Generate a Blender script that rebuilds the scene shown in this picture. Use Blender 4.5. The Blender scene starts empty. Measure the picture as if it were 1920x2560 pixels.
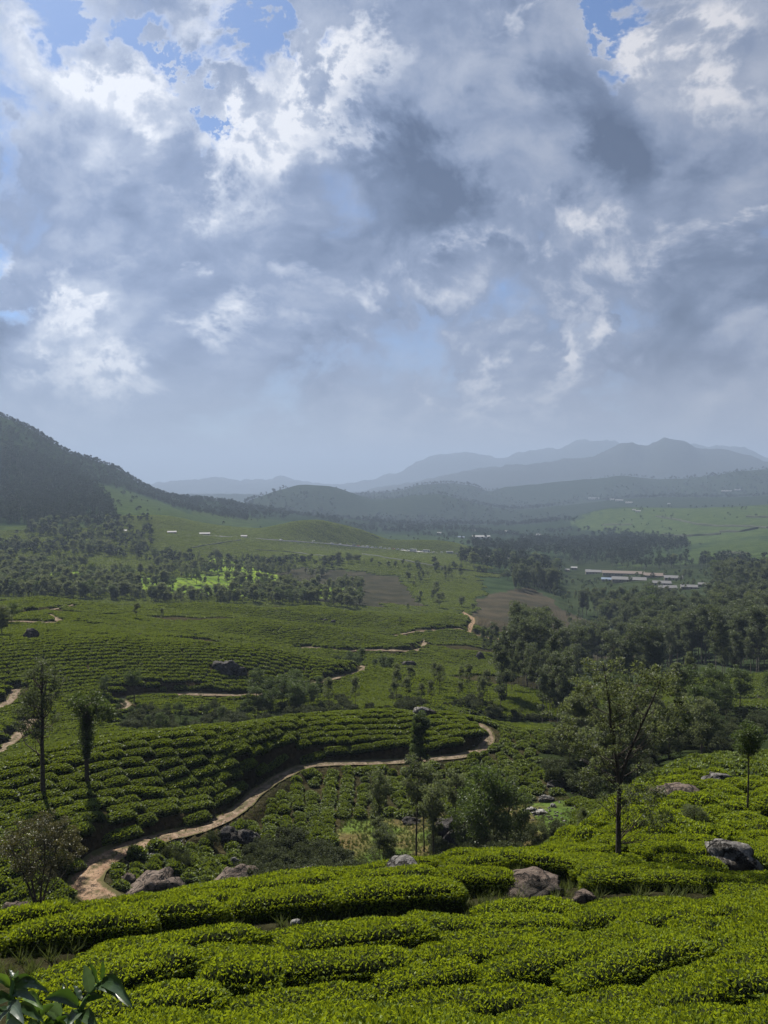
import bpy, math, random
import numpy as np
C = bpy.context; scene = C.scene; col = scene.collection
R = math.radians
# ------------------------------------------------------------------ camera
TH = R(2.7); F = 1923.0
cam_d = bpy.data.cameras.new('camera'); cam = bpy.data.objects.new('camera', cam_d); col.objects.link(cam)
cam_d.sensor_fit = 'VERTICAL'; cam_d.sensor_height = 24.0; cam_d.lens = 24.0*F/2560.0
cam_d.clip_start = 0.1; cam_d.clip_end = 80000
cam.location = (0, 0, 0); cam.rotation_euler = (R(90)-TH, 0, 0)
scene.camera = cam
# ------------------------------------------------------------------ sun, sky, exposure
SUN_AZ, SUN_EL = R(-31), R(48)
EXPOSURE = 1.35
sd = bpy.data.lights.new('sun', 'SUN'); sun = bpy.data.objects.new('sun', sd); col.objects.link(sun)
sd.energy = 5.0; sd.angle = R(0.6); sd.color = (1.0, 0.94, 0.84)
from mathutils import Vector, Matrix
sdir = Vector((math.sin(SUN_AZ)*math.cos(SUN_EL), math.cos(SUN_AZ)*math.cos(SUN_EL), math.sin(SUN_EL)))
sun.rotation_euler = (-sdir).to_track_quat('-Z', 'Y').to_euler()
scene.view_settings.view_transform = 'Standard'; scene.view_settings.look = 'None'
scene.view_settings.gamma = 1; scene.view_settings.exposure = EXPOSURE; scene.view_settings.use_curve_mapping = False
cy = scene.cycles
cy.use_denoising = True; cy.max_bounces = 6; cy.diffuse_bounces = 3; cy.glossy_bounces = 2; cy.transmission_bounces = 4
cy.transparent_max_bounces = 4; cy.volume_bounces = 1; cy.caustics_reflective = False; cy.caustics_refractive = False
cy.sample_clamp_indirect = 4.0
def build_world():
    w = bpy.data.worlds.new('World'); scene.world = w; w.use_nodes = True
    nt = w.node_tree; N = nt.nodes; L = nt.links; N.clear()
    out = N.new('ShaderNodeOutputWorld'); bg = N.new('ShaderNodeBackground'); L.new(bg.outputs[0], out.inputs[0])
    bg.inputs[1].default_value = 0.1
    def val(sock, v):
        if isinstance(v, bpy.types.NodeSocket): L.new(v, sock)
        else: sock.default_value = v
    def m(op, a, b=0.0, c=None, clamp=False):
        n = N.new('ShaderNodeMath'); n.operation = op; n.use_clamp = clamp; val(n.inputs[0], a); val(n.inputs[1], b)
        if c is not None: val(n.inputs[2], c)
        return n.outputs[0]
    def vm(op, a, b=None, s=None):
        n = N.new('ShaderNodeVectorMath'); n.operation = op; val(n.inputs[0], a)
        if b is not None: val(n.inputs[1], b)
        if s is not None: val(n.inputs['Scale'], s)
        return n.outputs['Value'] if op in ('LENGTH', 'DOT_PRODUCT') else n.outputs[0]
    def comb(x, y, z):
        n = N.new('ShaderNodeCombineXYZ'); val(n.inputs[0], x); val(n.inputs[1], y); val(n.inputs[2], z); return n.outputs[0]
    def mix(f, a, b):
        n = N.new('ShaderNodeMix'); n.data_type = 'RGBA'; val(n.inputs[0], f); val(n.inputs[6], a); val(n.inputs[7], b); return n.outputs[2]
    def ss(v, a, b, lo=0.0, hi=1.0):
        n = N.new('ShaderNodeMapRange'); n.interpolation_type = 'SMOOTHSTEP'; val(n.inputs[0], v)
        n.inputs[1].default_value = a; n.inputs[2].default_value = b; n.inputs[3].default_value = lo; n.inputs[4].default_value = hi
        return n.outputs[0]
    def noise(vec, scale, detail=8, rough=0.55, lac=2.1):
        n = N.new('ShaderNodeTexNoise'); n.noise_dimensions = '3D'; n.normalize = True
        val(n.inputs['Vector'], vec); n.inputs['Scale'].default_value = scale; n.inputs['Detail'].default_value = detail
        n.inputs['Roughness'].default_value = rough; n.inputs['Lacunarity'].default_value = lac
        return n
    tc = N.new('ShaderNodeTexCoord'); d = vm('NORMALIZE', tc.outputs['Generated'])
    sp = N.new('ShaderNodeSeparateXYZ'); L.new(d, sp.inputs[0]); x, y, z = sp.outputs
    sky = N.new('ShaderNodeTexSky'); sky.sky_type = 'NISHITA'; sky.sun_disc = False
    sky.sun_elevation = SUN_EL; sky.sun_rotation = SUN_AZ % (2*math.pi); sky.altitude = 1600; sky.dust_density = 2.0
    az = m('ARCTAN2', x, y); el = m('ARCSINE', z)
    P = comb(m('MULTIPLY', az, 57.2958), m('MULTIPLY', el, 57.2958), 0.0)       # degrees of azimuth and elevation
    Q = comb(x, y, m('MULTIPLY', z, 1.35))
    w1 = noise(Q, 2.6, 2, 0.5)
    off = vm('SUBTRACT', w1.outputs['Color'], (0.5, 0.5, 0.5))
    Qw = vm('ADD', Q, vm('SCALE', off, s=0.16))
    def puffs(vec):                                                   # rounded cumulus heads on broken noise
        v = N.new('ShaderNodeTexVoronoi'); v.feature = 'F1'; val(v.inputs['Vector'], vec); v.inputs['Scale'].default_value = 9.0; v.inputs['Detail'].default_value = 2.0; v.inputs['Roughness'].default_value = 0.55; v.inputs['Lacunarity'].default_value = 2.3; v.normalize = True
        n = noise(vec, 5.5, 8, 0.60)
        return m('ADD', m('MULTIPLY', n.outputs[0], 0.72), m('MULTIPLY', m('SUBTRACT', 0.75, v.outputs['Distance']), 0.42))
    w2 = noise(Qw, 16.0, 3, 0.6)
    Qp = vm('ADD', Qw, vm('SCALE', vm('SUBTRACT', w2.outputs['Color'], (0.5, 0.5, 0.5)), s=0.035))
    nA = puffs(Qp)
    wf = noise(Qw, 11.0, 6, 0.60)
    fine = vm('SUBTRACT', wf.outputs['Color'], (0.5, 0.5, 0.5))
    Ps = vm('ADD', vm('ADD', P, vm('SCALE', off, s=6.0)), vm('SCALE', fine, s=9.0))
    Pl = vm('ADD', vm('ADD', P, vm('SCALE', off, s=9.0)), vm('SCALE', fine, s=2.5))
    def pxdeg(px, py):
        X = (px-960)/F; Y = (1280-py)/F
        dx, dy, dz = X, math.cos(TH)+Y*math.sin(TH), -math.sin(TH)+Y*math.cos(TH)
        return math.degrees(math.atan2(dx, dy)), math.degrees(math.atan2(dz, math.hypot(dx, dy)))
    def blobs(lst, coord):
        acc = None
        for (px, py, rx, ry, rot, a) in lst:
            ca, ce = pxdeg(px, py); k = math.degrees(1/F)*0.93
            src = coord
            if acc is not None:                                       # keeps the node graph a chain, so few values are alive at once
                q = N.new('ShaderNodeVectorMath'); q.operation = 'MULTIPLY_ADD'; L.new(acc, q.inputs[0]); q.inputs[1].default_value = (1e-6,)*3; L.new(coord, q.inputs[2]); src = q.outputs[0]
            mp = N.new('ShaderNodeMapping'); mp.vector_type = 'TEXTURE'; L.new(src, mp.inputs[0])
            mp.inputs[1].default_value = (ca, ce, 0); mp.inputs[2].default_value = (0, 0, R(rot)); mp.inputs[3].default_value = (rx*k, ry*k, 1)
            b = ss(vm('LENGTH', mp.outputs[0]), 0.0, 1.0, 1.0, 0.0)
            acc = m('MULTIPLY', b, a) if acc is None else m('MULTIPLY_ADD', b, a, acc)
        return acc
    # openings to blue sky
    holes = blobs([(470,190,380,130,-38,1.5),(600,90,160,240,15,1.0),(820,60,150,150,0,1.3),(520,290,130,90,-20,.9),(200,50,260,80,0,1.0),(1560,110,100,260,12,1.5),
                   (1490,-40,90,140,0,1.0),(20,690,130,120,0,1.0),(330,540,150,60,20,.0),(1890,560,120,50,0,.5),(1190,505,70,40,0,.6),(1250,760,180,80,0,.15),
                   (40,-30,200,40,0,.6),(700,20,120,120,0,.9),(-400,300,500,300,20,.8),(2500,200,400,300,0,.7),(400,-900,700,300,0,.8),(1600,-1300,600,350,0,.8),(-600,-700,400,300,0,.7)], Ps)
    # thick grey undersides
    dark = blobs([(1180,330,620,400,-15,1.45),(1450,480,460,240,0,1.0),(280,440,360,210,-20,.85),(140,330,160,100,0,.2),(660,620,420,170,0,.6),(1000,640,300,150,0,.4),(1750,860,420,240,0,.8),(1850,460,300,170,0,.5),
                  (20,840,150,150,0,1.15),(620,960,380,220,-20,.8),(830,900,260,160,-30,.35),(1180,950,130,60,-20,.5),(260,620,260,90,0,.3),(560,760,260,120,0,.4),(1130,560,230,120,0,.45),
                  (1330,720,240,90,0,.3),(1500,200,130,160,0,.0),(1850,100,160,120,0,.35),(60,480,130,120,0,.25),
                  (2500,700,700,350,0,.8),(-700,700,600,300,0,.7),(900,-1100,700,300,0,.8),(2400,-600,600,350,0,.7)], Pl)
    # sunlit crests
    lit = blobs([(150,170,300,85,-22,1.1),(340,240,200,90,-35,1.0),(620,270,90,220,10,.9),(600,190,120,120,0,.9),(900,170,230,230,30,1.15),(740,330,260,220,0,1.0),(830,250,160,150,0,.8),(600,400,190,170,-30,.7),(520,470,130,90,-30,.9),
                 (950,370,110,70,20,1.0),(1650,160,150,170,-20,1.05),(1800,120,190,260,20,.95),(1700,30,200,90,0,.8),(540,60,120,90,20,.7),(60,30,110,50,0,.6),(330,20,160,50,0,.4),(300,420,90,60,0,.35),
                 (140,700,210,130,-30,1.0),(230,750,170,70,-20,.9),(520,830,210,75,-25,1.2),(600,780,80,80,0,.9),(250,930,210,130,0,.85),(130,880,130,90,0,.7),(360,980,160,90,-20,.8),(490,700,40,25,0,.9),(310,640,60,60,0,.4),
                 (740,700,90,60,0,.7),(920,760,150,50,-20,.9),(1060,750,70,130,20,1.0),(820,880,260,70,-12,.85),(1170,610,150,60,-10,1.0),(1230,560,70,60,0,1.0),(1350,620,170,60,-15,.9),(1500,660,160,70,-10,.8),(1720,650,200,70,15,1.0),(1860,600,120,60,0,.9),
                 (1480,780,220,120,0,1.0),(1400,860,260,90,-10,.9),(1560,810,120,60,-30,.8),(1430,890,90,80,0,.9),(1560,910,130,50,0,.7),(1240,950,220,140,0,.8),(990,960,90,80,-30,.9),(1060,990,100,50,-20,.8),(1090,700,200,60,-10,.6),
                 (1180,900,300,130,0,.6),(460,-60,260,60,0,.6),(1300,20,160,40,0,.8),(950,60,120,60,0,.5),
                 (-500,500,400,120,-20,.8),(2300,300,300,200,20,.8),(700,-700,500,160,0,.8),(1900,-600,400,160,20,.7)], Ps)
    glow = blobs([(330,330,520,330,-25,.62),(800,260,420,360,20,.72),(1720,150,340,300,0,.66),(250,800,480,260,-10,.5),(1100,720,620,240,-8,.40),(1500,830,420,220,0,.34),(620,720,300,200,0,.25),(60,150,300,240,0,.5),(560,480,260,200,0,.3),(1000,1060,900,160,0,.16),
                  (-500,300,500,400,0,.5),(2300,200,400,400,0,.4),(500,-700,900,500,0,.5),(1700,-1200,700,500,0,.35)], Pl)
    lit = m('MINIMUM', lit, 1.1); dark = m('MINIMUM', dark, 1.3)
    n01 = ss(nA, 0.32, 0.72)                                           # 0..1 billow
    cov = m('ADD', m('MULTIPLY', n01, 1.5), 0.34); cov = m('SUBTRACT', cov, m('MULTIPLY', holes, 1.75)); cov = m('ADD', cov, m('MULTIPLY', lit, 0.75)); cov = m('ADD', cov, m('MULTIPLY', dark, 0.6))
    cov = ss(cov, -0.15, 1.0)
    nB = puffs(vm('ADD', Qp, (-0.012, 0.0, 0.022)))
    rel = m('MULTIPLY', m('SUBTRACT', nA, nB), 3.2)
    rim = m('MULTIPLY', m('MULTIPLY', cov, m('SUBTRACT', 1.0, cov)), 1.1)
    br = m('ADD', m('MULTIPLY', lit, m('ADD', 0.10, m('MULTIPLY', n01, 0.34))), m('MULTIPLY', dark, -0.52))
    br = m('ADD', br, m('MULTIPLY', glow, 0.50))
    br = m('ADD', br, m('MULTIPLY', rel, m('ADD', 0.24, m('MULTIPLY', lit, 0.42))))
    br = m('ADD', br, m('MULTIPLY', rim, 0.5))
    br = m('ADD', br, m('ADD', 0.31, m('MULTIPLY', n01, 0.24)))
    ramp = N.new('ShaderNodeValToRGB'); L.new(br, ramp.inputs[0]); e = ramp.color_ramp.elements
    def c8(r, g, b, k=10.0/2**EXPOSURE):
        f = lambda v: ((v/255+0.055)/1.055)**2.4 if v > 10 else v/255/12.92
        return (f(r)*k, f(g)*k, f(b)*k, 1)
    e[0].position = 0.0; e[0].color = c8(86,104,135); e[1].position = 1.0; e[1].color = c8(244,246,250)
    for p, cc in ((0.25,(114,132,163)),(0.45,(146,162,190)),(0.66,(190,200,217)),(0.85,(222,227,236))):
        q = e.new(p); q.color = c8(*cc)
    # eastward side is duller, the sun side brighter
    side = ss(az, R(-26), R(28)); 
    tone = mix(side, (1.06, 1.08, 1.13, 1), (0.80, 0.785, 0.80, 1))
    mm = N.new('ShaderNodeMix'); mm.data_type = 'RGBA'; mm.blend_type = 'MULTIPLY'; mm.inputs[0].default_value = 1; L.new(ramp.outputs[0], mm.inputs[6]); L.new(tone, mm.inputs[7])
    blue = N.new('ShaderNodeMix'); blue.data_type = 'RGBA'; blue.blend_type = 'MULTIPLY'; blue.inputs[0].default_value = 1
    L.new(sky.outputs[0], blue.inputs[6]); blue.inputs[7].default_value = (0.29, 0.365, 0.46, 1)
    c = mix(cov, blue.outputs[2], mm.outputs[2])
    hz = ss(el, R(-2), R(11), 1.0, 0.0); hzc = mix(side, c8(180,186,192), c8(182,176,176))
    c = mix(m('MULTIPLY', hz, 0.66), c, hzc)
    L.new(c, bg.inputs[0])
    w.cycles.sampling_method = 'MANUAL'; w.cycles.sample_map_resolution = 512
build_world()
# ------------------------------------------------------------------ helpers
rng = np.random.default_rng(7); random.seed(7)
BH = 0.75                                  # height of a tea bush: traced lines follow the bush tops
def ray(px, py):
    X = (np.asarray(px, float)-960)/F; Y = (1280-np.asarray(py, float))/F
    dx, dy, dz = X, math.cos(TH)+Y*math.sin(TH), -math.sin(TH)+Y*math.cos(TH)
    return np.arctan2(dx, dy), dz/np.hypot(dx, dy)
def project(x, y, z):
    zc = y*math.cos(TH)-z*math.sin(TH); yc = y*math.sin(TH)+z*math.cos(TH)
    zc = np.where(zc > 0.01, zc, 0.01)
    return 960+F*x/zc, 1280-F*yc/zc
def hash2(ix, iy, s):
    h = (ix.astype(np.int64)*374761393+iy.astype(np.int64)*668265263+s*1442695041) & 0xffffffff
    h = ((h ^ (h >> 13))*1274126177) & 0xffffffff; h ^= h >> 16
    return (h & 0xffffff)/float(0xffffff)
def vnoise(x, y, s=0):
    ix = np.floor(x); iy = np.floor(y); fx = x-ix; fy = y-iy; fx = fx*fx*(3-2*fx); fy = fy*fy*(3-2*fy)
    a = hash2(ix, iy, s); b = hash2(ix+1, iy, s); c = hash2(ix, iy+1, s); d = hash2(ix+1, iy+1, s)
    return (a+(b-a)*fx)*(1-fy)+(c+(d-c)*fx)*fy
def fbm(x, y, o=4, s=0):
    r = 0.0; a = 0.5; x = np.asarray(x, float); y = np.asarray(y, float)
    for k in range(o): r = r+a*(vnoise(x, y, s+k)-0.5); x = x*2.03+17.1; y = y*2.03+5.3; a *= 0.5
    return r*2
def sstep(x, a, b):
    t = np.clip((x-a)/(b-a), 0, 1); return t*t*(3-2*t)
def pchip1(xk, yk, x):
    xk = np.asarray(xk, float); yk = np.asarray(yk, float); h = np.diff(xk); dl = np.diff(yk)/h; n = len(xk); d = np.zeros(n)
    for i in range(1, n-1):
        if dl[i-1]*dl[i] > 0:
            w1 = 2*h[i]+h[i-1]; w2 = h[i]+2*h[i-1]; d[i] = (w1+w2)/(w1/dl[i-1]+w2/dl[i])
    d[0] = dl[0]; d[-1] = dl[-1]
    x = np.clip(x, xk[0], xk[-1]); k = np.clip(np.searchsorted(xk, x)-1, 0, n-2); t = (x-xk[k])/h[k]
    return (2*t**3-3*t**2+1)*yk[k]+(t**3-2*t**2+t)*h[k]*d[k]+(-2*t**3+3*t**2)*yk[k+1]+(t**3-t**2)*h[k]*d[k+1]
def inpoly(px, py, poly):
    px = np.asarray(px); r = np.zeros(px.shape, bool); n = len(poly)
    for i in range(n):
        x1, y1 = poly[i]; x2, y2 = poly[(i+1) % n]
        if y1 == y2: continue
        c = ((y1 > py) != (y2 > py)) & (px < (x2-x1)*(py-y1)/(y2-y1)+x1); r ^= c
    return r
# ------------------------------------------------------------------ the lie of the land: lines across the valley, near to far, as (column, row) with distances in metres
A = [-300,0,200,400,600,800,960,1100,1280,1440,1600,1760,1920,2220]
def T(ys, ds):
    ys = list(zip(A, ys)) if not isinstance(ys[0], tuple) else ys
    ds = list(zip(A, ds)) if isinstance(ds, list) and not isinstance(ds[0], tuple) else ([(-300, ds), (2220, ds)] if not isinstance(ds, list) else ds)
    return ys, ds
CURVES = [
 T([2560]*14, 14.0),
 T([2420]*14, 16.6),
 T([2350,2325,2292,2255,2218,2195,2182,2162,2150,2095,1970,1900,1890,1850],[20,21,23,25,27,27,27,28,31,42,62,85,105,130]),
 T([2400,2375,2337,2295,2268,2245,2232,2212,2200,2130,2010,1945,1935,1890],[32,34,36,40,44,46,47,48,50,58,78,108,128,155]),
 T([2330,2308,2288,2250,2208,2178,2162,2145,2135,2075,1950,1880,1870,1830],[56,58,60,64,72,78,80,80,76,80,100,130,150,180]),
 T([2180,2150,2160,2100,2060,2060,2060,2040,2030,2000,1900,1840,1830,1790],[67,68,70,80,88,92,93,93,92,95,125,155,175,205]),
 T([2070,2040,2045,2030,1985,1914,1910,1903,1930,1930,1850,1800,1790,1750],[76,77,80,86,96,112,114,116,108,110,150,180,200,230]),
 T([1960,1903,1850,1828,1818,1787,1776,1778,1812,1825,1800,1760,1750,1710],[86,88,97,100,110,126,130,132,138,145,175,205,225,260]),
 T([1975,1925,1872,1850,1840,1812,1802,1802,1832,1835,1785,1745,1735,1700],[100,104,114,118,130,148,154,156,160,172,200,225,245,280]),
 T([1950,1895,1845,1822,1812,1783,1773,1775,1808,1790,1765,1730,1715,1680],[150,155,160,168,175,185,190,190,195,205,225,245,265,300]),
 T([1830,1760,1745,1735,1748,1710,1700,1720,1740,1716,1700,1674,1667,1630],[195,200,205,210,215,235,235,225,220,235,265,290,305,340]),
 T([1600,1590,1590,1588,1592,1637,1675,1692,1710,1735,1720,1695,1688,1655],[240,240,243,245,250,255,250,245,248,262,290,315,330,365]),
 T([1590,1575,1575,1580,1605,1648,1672,1682,1698,1718,1702,1674,1667,1634],[255,255,260,262,275,285,285,285,300,330,340,350,360,400]),
 T([1570,1555,1560,1570,1588,1622,1635,1660,1670,1700,1680,1650,1640,1600],[285,290,295,300,310,330,335,320,330,360,380,400,410,450]),
 T([1545,1530,1535,1545,1546,1556,1585,1625,1650,1685,1665,1635,1620,1580],[330,335,340,345,360,370,365,355,370,400,425,440,450,500]),
 T([1540,1527,1533,1543,1552,1566,1590,1610,1635,1670,1650,1620,1600,1565],[360,365,370,380,395,400,395,385,410,440,465,480,490,530]),
 T([(-300,1510),(0,1503),(90,1500),(180,1503),(250,1512),(300,1516),(420,1510),(640,1509),(800,1513),(900,1522),(1000,1532),(1100,1537),(1180,1548),(1280,1565),(1440,1592),(1600,1585),(1760,1570),(1920,1560),(2220,1530)],
   [420,430,435,440,460,460,460,460,480,520,540,560,570,620]),
 T([1530,1522,1522,1528,1525,1530,1544,1556,1566,1585,1575,1555,1545,1515],[490,500,505,510,530,530,530,530,560,600,620,640,650,700]),
 T([1506,1500,1502,1510,1506,1510,1522,1530,1535,1560,1545,1530,1520,1495],[590,590,590,590,600,610,610,610,620,660,690,710,720,780]),
 T([1450,1445,1445,1445,1450,1460,1465,1470,1490,1500,1480,1465,1460,1440],[760,760,760,770,790,800,800,790,760,810,860,880,890,950]),
 T([1395,1390,1390,1395,1400,1400,1400,1410,1445,1455,1435,1430,1430,1410],[950,950,950,970,1000,1020,1030,1000,930,1060,1120,1100,1100,1150]),
 T([1340,1340,1335,1335,1345,1372,1380,1390,1400,1412,1400,1400,1390,1380],[1150,1150,1150,1180,1230,1270,1290,1270,1280,1400,1450,1400,1350,1400]),
 T([(-300,1300),(0,1300),(200,1300),(400,1292),(520,1310),(640,1322),(700,1312),(745,1304),(790,1302),(830,1308),(900,1325),(985,1352),(1060,1352),(1120,1356),(1200,1374),(1280,1380),(1440,1382),(1600,1372),(1760,1370),(1920,1360),(2220,1350)],
   [1300,1300,1300,1350,1420,1420,1420,1420,1500,1650,1700,1600,1550,1600]),
 T([1280,1270,1270,1282,1326,1322,1360,1364,1374,1372,1362,1360,1347,1337],[1450,1450,1450,1500,1580,1600,1620,1620,1700,1850,1900,1800,1750,1800]),
 T([1230,1220,1228,1268,1302,1316,1342,1347,1355,1355,1342,1336,1321,1311],[1700,1700,1700,1750,1850,1900,1900,1950,2000,2100,2150,2050,2000,2050]),
 T([1080,1130,1180,1252,1285,1300,1325,1325,1335,1330,1305,1290,1290,1280],[2000,2000,2050,2100,2200,2300,2400,2400,2500,2500,2500,2400,2350,2400]),
 T([(-300,900),(0,1040),(60,1065),(110,1092),(175,1133),(230,1150),(280,1165),(320,1190),(360,1215),(400,1233),(430,1241),(470,1246),(520,1250),(560,1256),(640,1272),(720,1282),(800,1292),(960,1303),(1100,1312),(1280,1312),(1420,1295),(1500,1274),(1560,1268),(1700,1271),(1800,1268),(1920,1262),(2220,1255)],
   [2400,2400,2450,2500,2600,2700,2800,2900,3000,3000,2900,2800,2800,2900]),
 T([1060,1140,1210,1262,1288,1305,1312,1316,1316,1302,1280,1280,1276,1270],[2750,2750,2750,2800,2900,3000,3100,3200,3300,3400,3400,3300,3300,3400]),
 T([(-300,1000),(0,1100),(200,1180),(400,1250),(500,1258),(560,1270),(600,1262),(650,1243),(700,1226),(760,1212),(820,1214),(880,1230),(930,1245),(980,1243),(1040,1236),(1090,1236),(1150,1250),(1280,1275),(1440,1262),(1600,1245),(1760,1240),(1920,1238),(2220,1225)],
   [3300,3300,3300,3400,3700,3900,3900,3900,3800,3900,4000,4000,4000,4100]),
 T([(-300,1010),(0,1110),(200,1190),(400,1262),(560,1280),(760,1235),(930,1252),(1060,1248),(1150,1258),(1280,1275),(1440,1264),(1600,1247),(1760,1243),(1920,1240),(2220,1228)],4500.),
 T([(-300,1050),(0,1120),(200,1200),(560,1262),(700,1250),(900,1236),(980,1228),(1060,1211),(1110,1208),(1180,1209),(1225,1222),(1260,1213),(1340,1206),(1480,1199),(1560,1191),(1650,1200),(1750,1194),(1850,1179),(1920,1173),(2220,1160)],5400.),
 T([(-300,1200),(200,1238),(2220,1235)],7200.),
 T([(-300,1225),(700,1240),(900,1232),(960,1214),(1030,1205),(1120,1190),(1200,1172),(1250,1167),(1320,1157),(1400,1150),(1480,1142),(1530,1123),(1560,1108),(1580,1107),(1610,1115),(1640,1107),(1665,1090),(1700,1090),(1750,1108),(1800,1115),(1850,1125),(1920,1145),(2220,1180)],9500.),
 T([(-300,1230),(2220,1235)],11500.),
 T([(-300,1225),(330,1222),(390,1208),(480,1201),(550,1195),(600,1201),(660,1200),(700,1187),(740,1199),(800,1208),(850,1208),(900,1204),(960,1190),(1010,1172),(1040,1155),(1090,1140),(1150,1132),(1210,1135),(1260,1147),(1290,1130),(1340,1118),(1390,1117),(1430,1105),(1460,1095),(1500,1094),(1540,1105),(1580,1115),(1700,1112),(1800,1113),(1850,1118),(1880,1125),(1910,1142),(2220,1180)],14000.),
 T([(-300,1225),(2220,1228)],18000.),
 T([(-300,1215),(2220,1215)],26000.),
]
pre = [(0.4,-1.75),(2.0,-1.9),(4.0,-3.3),(8.0,-6.6)]
# azimuth samples: fine where the valley opens in front, coarse behind
fine = np.radians(np.arange(-33.0, 33.001, 0.1)); coarse = np.radians(np.arange(36, 325, 4.0)-0.0)
AZ = np.concatenate([fine, coarse, [fine[0]+2*math.pi]]); azw = np.where(AZ > math.pi, AZ-2*math.pi, AZ); azw = np.clip(azw, -0.9, 0.9)
# fold the far side smoothly from the right edge value to the left edge value
fold = np.where(AZ > fine[-1], (AZ-fine[-1])/(2*math.pi-2*fine[-1]), -1); azw = np.where(fold >= 0, fine[-1]+(fine[0]-fine[-1])*sstep(fold, 0.1, 0.9), AZ)
def lnd_rows():
    seg = [(0.4,12,.12),(12,60,.0115),(60,180,.0052),(180,520,.0062),(520,2700,.012),(2700,16000,.022),(16000,26000,.06)]
    r = []
    for a, b, s in seg: n = max(2, int(round(math.log(b/a)/s))); r += list(np.linspace(math.log(a), math.log(b), n, endpoint=False))
    return np.array(r+[math.log(26000)])
LD = lnd_rows(); D = np.exp(LD)
KD, KT = [], []
for d, h in pre: KD.append(np.full(len(azw), math.log(d))); KT.append(np.full(len(azw), h/d))
for i, (ys, ds) in enumerate(CURVES):
    dpx = [p[0] for p in ds]; yx = [p[0] for p in ys]; yv = [p[1] for p in ys]
    px = np.arange(-300, 2221, 10.0); py = pchip1(yx, yv, px); dd = pchip1(dpx, [p[1] for p in ds], px)
    a, t = ray(px, py)
    if dd[0] < 560: t = t-BH/dd*(0.6 if i < 3 else 1.0)
    KD.append(np.log(np.interp(azw, a, dd))); KT.append(np.interp(azw, a, t))
KD = np.array(KD); KT = np.array(KT)
for k in range(1, len(KD)): KD[k] = np.maximum(KD[k], KD[k-1]+0.02)
H_ = np.diff(KD, axis=0); S_ = np.diff(KT, axis=0)/H_; M = np.zeros_like(KT)
with np.errstate(divide='ignore', invalid='ignore'):
    w1 = 2*H_[1:]+H_[:-1]; w2 = H_[1:]+2*H_[:-1]; mm = (w1+w2)/(w1/S_[:-1]+w2/S_[1:]); M[1:-1] = np.where(S_[:-1]*S_[1:] > 0, mm, 0.0)
M[0] = S_[0]; M[-1] = S_[-1]
TT = np.zeros((len(LD), len(AZ))); LAY = np.zeros_like(TT); G = LD[:, None]*np.ones((1, len(AZ)))
for k in range(len(KD)-1):
    m_ = (G >= KD[k]) & (G <= KD[k+1] if k == len(KD)-2 else G < KD[k+1])
    t = (G-KD[k])/H_[k]; v = (2*t**3-3*t**2+1)*KT[k]+(t**3-2*t**2+t)*H_[k]*M[k]+(-2*t**3+3*t**2)*KT[k+1]+(t**3-t**2)*H_[k]*M[k+1]
    TT = np.where(m_, v, TT); LAY = np.where(m_, k-len(pre)+1+t, LAY)
TT = np.where(G < KD[0], KT[0], TT)
GX = np.sin(AZ)[None, :]*D[:, None]; GY = np.cos(AZ)[None, :]*D[:, None]; GZ = TT*D[:, None]
# small swells, folds and far erosion
GZ += fbm(GX/9, GY/9, 3, 3)*0.35*sstep(D[:, None], 14, 60)*(1-sstep(D[:, None], 400, 900))
GZ += fbm(GX/42, GY/42, 3, 15)*4.6*sstep(D[:, None], 190, 270)*(1-sstep(D[:, None], 480, 700))
GZ += fbm(GX/70, GY/70, 4, 11)*2.2*sstep(D[:, None], 500, 900)
rid = 1-np.abs(fbm(GX/900, GY/900, 6, 23))*2.2
GZ += (rid-0.75)*sstep(D[:, None], 1500, 4000)*np.minimum(D[:, None]*0.0085, 95)*(0.25+0.75*sstep(D[:, None], 1800, 9000))
NF = len(fine)
def hgt(x, y):
    d = np.hypot(x, y); a = np.arctan2(x, y); u = (a-fine[0])/(fine[1]-fine[0]); u = np.clip(u, 0, NF-1.001)
    v = np.interp(np.log(np.maximum(d, .41)), LD, np.arange(len(LD))); v = np.clip(v, 0, len(LD)-1.001)
    i = u.astype(int); j = v.astype(int); fu = u-i; fv = v-j
    return (GZ[j, i]*(1-fu)+GZ[j, i+1]*fu)*(1-fv)+(GZ[j+1, i]*(1-fu)+GZ[j+1, i+1]*fu)*fv
def at(px, py, dmin=10.0, dmax=25500.0):
    """where the line of sight through (px, py) meets the ground"""
    a, t = ray(px, py); a = float(a); t = float(t); u = min(max((a-fine[0])/(fine[1]-fine[0]), 0), NF-1.001); i = int(u); f = u-i
    z = GZ[:, i]*(1-f)+GZ[:, i+1]*f; tt = z/D; ok = (D >= dmin) & (D <= dmax)
    idx = np.where(ok & (tt >= t))[0]
    if len(idx) == 0:
        j = np.argmax(np.where(ok, tt, -9)); d = D[j]
    else:
        j = idx[0]
        if j > 0 and ok[j-1] and tt[j] != tt[j-1]: q = (t-tt[j-1])/(tt[j]-tt[j-1]); d = D[j-1]+(D[j]-D[j-1])*np.clip(q, 0, 1)
        else: d = D[j]
    x, y = math.sin(a)*d, math.cos(a)*d
    return x, y, float(hgt(np.array([x]), np.array([y]))[0])
def smooth_line(pts, step=1.2):
    P = np.array(pts, float); n = len(P); out = []
    for i in range(n-1):
        p0, p1, p2, p3 = P[max(i-1, 0)], P[i], P[i+1], P[min(i+2, n-1)]; m = max(2, int(np.linalg.norm((p2-p1)[:2])/step))
        for k in range(m):
            t = k/m; out.append(0.5*((2*p1)+(-p0+p2)*t+(2*p0-5*p1+4*p2-p3)*t*t+(-p0+3*p1-3*p2+p3)*t**3))
    out.append(P[-1]); return np.array(out)
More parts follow.
